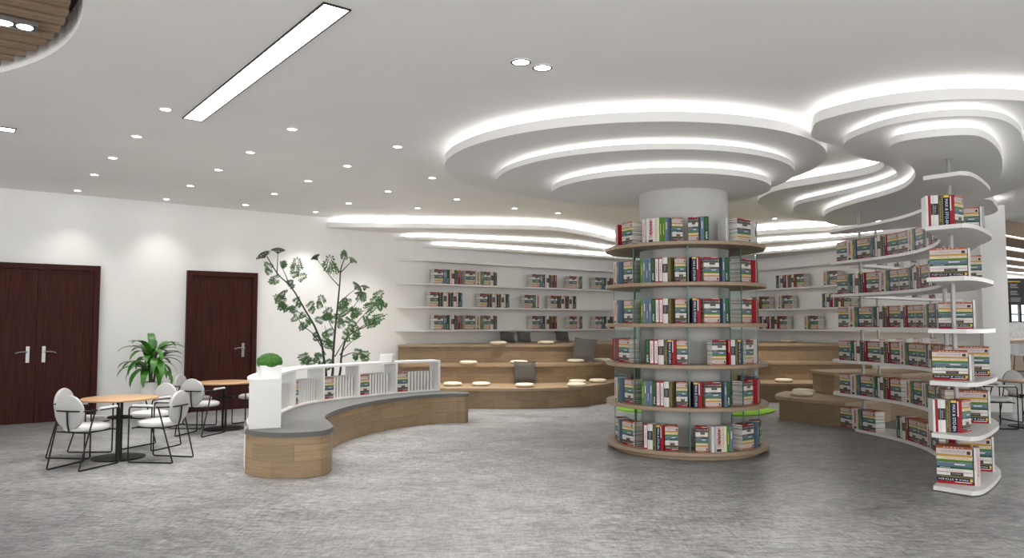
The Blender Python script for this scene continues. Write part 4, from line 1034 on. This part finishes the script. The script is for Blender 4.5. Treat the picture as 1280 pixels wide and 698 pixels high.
def planter():
    x, y = -2.70, 8.42
    e = empty('boxwood_planter', (x, y, .987), .5); tag(e, 'small clipped green boxwood in a square white pot on the low curved bookcase', 'potted plant')
    mb = MB(); a, b_ = .105, .095; h = .135
    mb.add([(-b_, -b_, 0), (b_, -b_, 0), (b_, b_, 0), (-b_, b_, 0), (-a, -a, h), (a, -a, h), (a, a, h), (-a, a, h), (-a + .01, -a + .01, h), (a - .01, -a + .01, h), (a - .01, a - .01, h), (-a + .01, a - .01, h), (-a + .01, -a + .01, h - .02), (a - .01, -a + .01, h - .02), (a - .01, a - .01, h - .02), (-a + .01, a - .01, h - .02)],
           [(3, 2, 1, 0), (0, 1, 5, 4), (1, 2, 6, 5), (2, 3, 7, 6), (3, 0, 4, 7), (4, 5, 9, 8), (5, 6, 10, 9), (6, 7, 11, 10), (7, 4, 8, 11), (8, 9, 13, 12), (9, 10, 14, 13), (10, 11, 15, 14), (11, 8, 12, 15), (12, 13, 14, 15)], POTW)
    mb.build('pot', e)
    r = random.Random(2); fo = MB(); fo.lathe([(0, .10), (.09, .10), (.12, .135), (.125, .17), (.10, .215), (.05, .235), (0, .24)], BOX, n=20)
    for i in range(1500):
        u = r.uniform(-.35, 1); a_ = r.uniform(0, 2 * PI); q = math.sqrt(max(0, 1 - u * u)); n_ = Vector((q * math.cos(a_), q * math.sin(a_), u)); p = Vector((n_.x * .115, n_.y * .115, .165 + n_.z * .078))
        t = n_.orthogonal().normalized(); t.rotate(Matrix.Rotation(r.uniform(0, 6.28), 3, n_)); s_ = r.uniform(.006, .011); b2 = n_.cross(t)
        fo.add([p - t * s_, p + n_ * s_ * .5 + b2 * s_ * .6, p + t * s_ + n_ * s_, p + n_ * s_ * .5 - b2 * s_ * .6], [(0, 1, 2, 3)], BOX)
    fo.build('foliage', e); e.scale = (1.12,) * 3
planter()
# pile of white magazines lying on the low bookcase
for i in range(5):
    mb = MB(); L = (.20, .205, .20, .195, .20)[i]; t = .024
    mb.box(-L / 2, L / 2, -.125, .125, .003, t - .004, PAGE).box(-L / 2 - .003, L / 2 + .003, -.13, .13, 0, .003, INKG).box(-L / 2 - .003, L / 2 + .003, -.13, .13, t - .004, t - .001, INKG).box(-L / 2 - .003, L / 2 + .003, -.13, -.127, .003, t - .004, CASEW)
    o = mb.build('lying_magazine'); o.location = (-2.02 + .004 * i, 12.20, .9865 + t * i); o.rotation_euler = (0, 0, .08 * (i % 2) - .04)
    tag(o, f'white magazine lying {ordn[4 - i]} from the top of the pile on the low curved bookcase', 'magazine', 'pile of magazines on the low bookcase')
# little pot on the wall shelf
e = empty('small_potted_plant', (6.28, 19.45, 2.481)); tag(e, 'tiny grey-leaved plant in a white pot on the third wall shelf', 'potted plant')
MB().lathe([(0, 0), (.07, 0), (.10, .10), (.11, .20), (.10, .21), (.09, .2)], POTW, n=24).build('pot', e, True)
r = random.Random(9); mb = MB()
for i in range(40):
    a = r.uniform(0, 6.28); el = r.uniform(.2, 1.4); d = Vector((math.cos(a) * math.cos(el), math.sin(a) * math.cos(el), math.sin(el))); p = Vector((0, 0, .2)); q = p + d * r.uniform(.12, .24); s_ = Vector((-math.sin(a), math.cos(a), 0)) * .02
    m_ = (p + q) / 2 + Vector((0, 0, .03)); mb.add([p, m_ - s_, q - Vector((0, 0, .02)), m_ + s_], [(0, 1, 2, 3)], STEM)
mb.build('foliage', e)

# ------------------------------------------------------------------ cafe beyond the pier
CW = Vector((18.1, 28.0))
def cw(t, off=0): p = CW + D2 * t - D1 * off; return (p.x, p.y)
CM = Matrix(((D2.x, D1.x, 0, CW.x), (D2.y, D1.y, 0, CW.y), (0, 0, 1, 0), (0, 0, 0, 1)))
structure(wall_slab([cw(-14), cw(8)], 0, H, WHITE).build('wall_right', fix=True), 'back wall of the cafe')
MARB = noisy('grey_marble', (.13, .13, .13), (.24, .24, .24), ns=6, rough=.4, lo=.35, hi=.65)
o = MB().box(-3, 6, -.06, -.005, 0, 1.62, MARB).build('trim_12'); o.matrix_world = CM; structure(o, 'grey marble dado of the cafe wall')
def win(n, x0, x1, mats_):
    root = empty(f'window_{n}'); root['kind'] = 'structure'; root['label'] = 'cafe window with dark bars'; root.matrix_world = CM
    f = MB(); z0, z1 = 1.64, 2.5
    f.box(x0, x0 + .07, -.07, -.005, z0, z1, BLACKF).box(x1 - .07, x1, -.07, -.005, z0, z1, BLACKF).box(x0, x1, -.07, -.005, z1 - .06, z1, BLACKF).box(x0, x1, -.07, -.005, z0, z0 + .05, BLACKF).box(x0, x1, -.07, -.005, 1.92, 1.98, BLACKF).box(x0, x1, -.08, -.005, 2.08, 2.10, OAKT)
    f.build('window_frame', root)
    MB().box(x0 + .07, x1 - .07, -.03, -.02, z0 + .05, z1 - .06, mats_).build('pane', root)
win(1, .1, .75, DAYW); win(2, 1.0, 1.85, DAY); win(3, 2.0, 3.0, DAYW)
# bar counter
def along(px, D): return Vector(((px - 640) / 940 * D, D))
bar = empty('bar_counter', (15.0, 23.2, 0), math.atan2(D2.y, D2.x)); tag(bar, 'light oak cafe bar counter behind the bar stool', 'counter')
MB().box(-.8, 4, .0, .5, 0, 1.06, SLATW).build('body', bar); MB().box(-.85, 4.05, -.05, .55, 1.06, 1.10, TABLEW).build('countertop', bar)
# bar stool
st = empty('bar_stool', (14.3, 21.3, 0), -.3); tag(st, 'white low-backed bar stool on dark legs at the cafe bar', 'bar stool')
MB().prism(smooth([(-.2, -.2), (0, -.22), (.2, -.2), (.22, 0), (.2, .2), (0, .22), (-.2, .2), (-.22, 0)], 3, True), .70, .74, CHAIRS).build('seat', st, fix=True)
mb = MB(); arc = [(.22 * math.cos(a), .22 * math.sin(a)) for a in [PI * (-.05 + 1.1 * i / 12) for i in range(13)]]; arc2 = [(x * .92, y * .92) for x, y in arc]
mb.prism(ccw(arc + arc2[::-1]), .74, 1.02, CHAIRS).build('backrest', st, fix=True)
for sx in (-1, 1):
    for sy in (-1, 1): MB().tube([(sx * .15, sy * .15, .70), (sx * .23, sy * .23, .0)], .011, BLACK).build('leg', st, True)
MB().tube([(-.205, -.205, .25), (.205, -.205, .25), (.205, .205, .25), (-.205, .205, .25), (-.205, -.205, .25)], .008, BLACK).build('foot_ring', st)
# menu board
mn = empty('menu_board', (14.2, 22.0, 2.52), .12); tag(mn, 'black hanging menu board with white food drawings over the cafe bar', 'sign')
MB().box(0.02, 2.0, -.02, .02, -.38, .40, mat('chalk_black', (.02, .021, .022), .6)).build('panel', mn)
mb = MB(); rr = random.Random(4)
def stroke(x0, x1, z, t=.012, m=INKG): mb.add([(x0, -.0215, z), (x1, -.0215, z), (x1, -.0215, z + t), (x0, -.0215, z + t)], [(0, 1, 2, 3)], m)
for c0 in (.15, .9):
    for r_, z in enumerate((.16, -.04, -.24)):
        for j in range(3): stroke(c0 + .26, c0 + .26 + rr.uniform(.2, .34), z + .05 - .045 * j, .02)
        for j in range(18):
            a, a2 = 2 * PI * j / 18, 2 * PI * (j + 1) / 18; R1, R2 = .085, .06; sx = (1.1, .6, 1.2)[r_]; sz = (.7, 1.0, .5)[r_]
            mb.add([(c0 + .1 + R1 * sx * math.cos(a), -.0215, z + R1 * sz * math.sin(a)), (c0 + .1 + R1 * sx * math.cos(a2), -.0215, z + R1 * sz * math.sin(a2)), (c0 + .1 + R2 * sx * math.cos(a2), -.0215, z + R2 * sz * math.sin(a2)), (c0 + .1 + R2 * sx * math.cos(a), -.0215, z + R2 * sz * math.sin(a))], [(0, 1, 2, 3)], INKW)
stroke(.35, .75, .29, .03, INKY)
mb.build('chalk_drawing', mn)
for x in (.2, 1.8): MB().cyl((x, 0, .4), (x, 0, 1.23), .008, BLACK, n=8).build('hanger_rod', mn)
# slatted cafe ceiling
fs0 = Vector((9.0, 14.05)); FM = Matrix(((D2.x, D1.x, 0, 0), (D2.y, D1.y, 0, 0), (0, 0, 1, 0), (0, 0, 0, 1)))
e = empty('trim_13', (0, 0, 0)); e['kind'] = 'structure'; e['label'] = 'wooden slat ceiling with light gaps over the cafe'
c0 = Vector((10.3, 15.65)); 
def slat(u, w_, z0, z1, m, nm, x0=-.6, x1=14):
    M = Matrix(((D2.x, D1.x, 0, c0.x), (D2.y, D1.y, 0, c0.y), (0, 0, 1, 0), (0, 0, 0, 1)))
    MB().box(x0, x1, u, u + w_, z0, z1, m, M).build(nm, e)
slat(0, .05, 3.47, H - .002, SLATW, 'fascia')
def xs_(u): return max(-.9, (-.91 + 1.084 * u) / .424)
for i in range(9):
    slat(.30 + i * 1.15, .80, 3.50, 3.56, SLATW, 'slat', x0=xs_(.30 + i * 1.15), x1=xs_(.30 + i * 1.15) + 7); slat(.02 + i * 1.15 + .05, .24, 3.53, 3.55, SLATLED, 'light_gap', x0=xs_(.07 + i * 1.15), x1=xs_(.07 + i * 1.15) + 7)
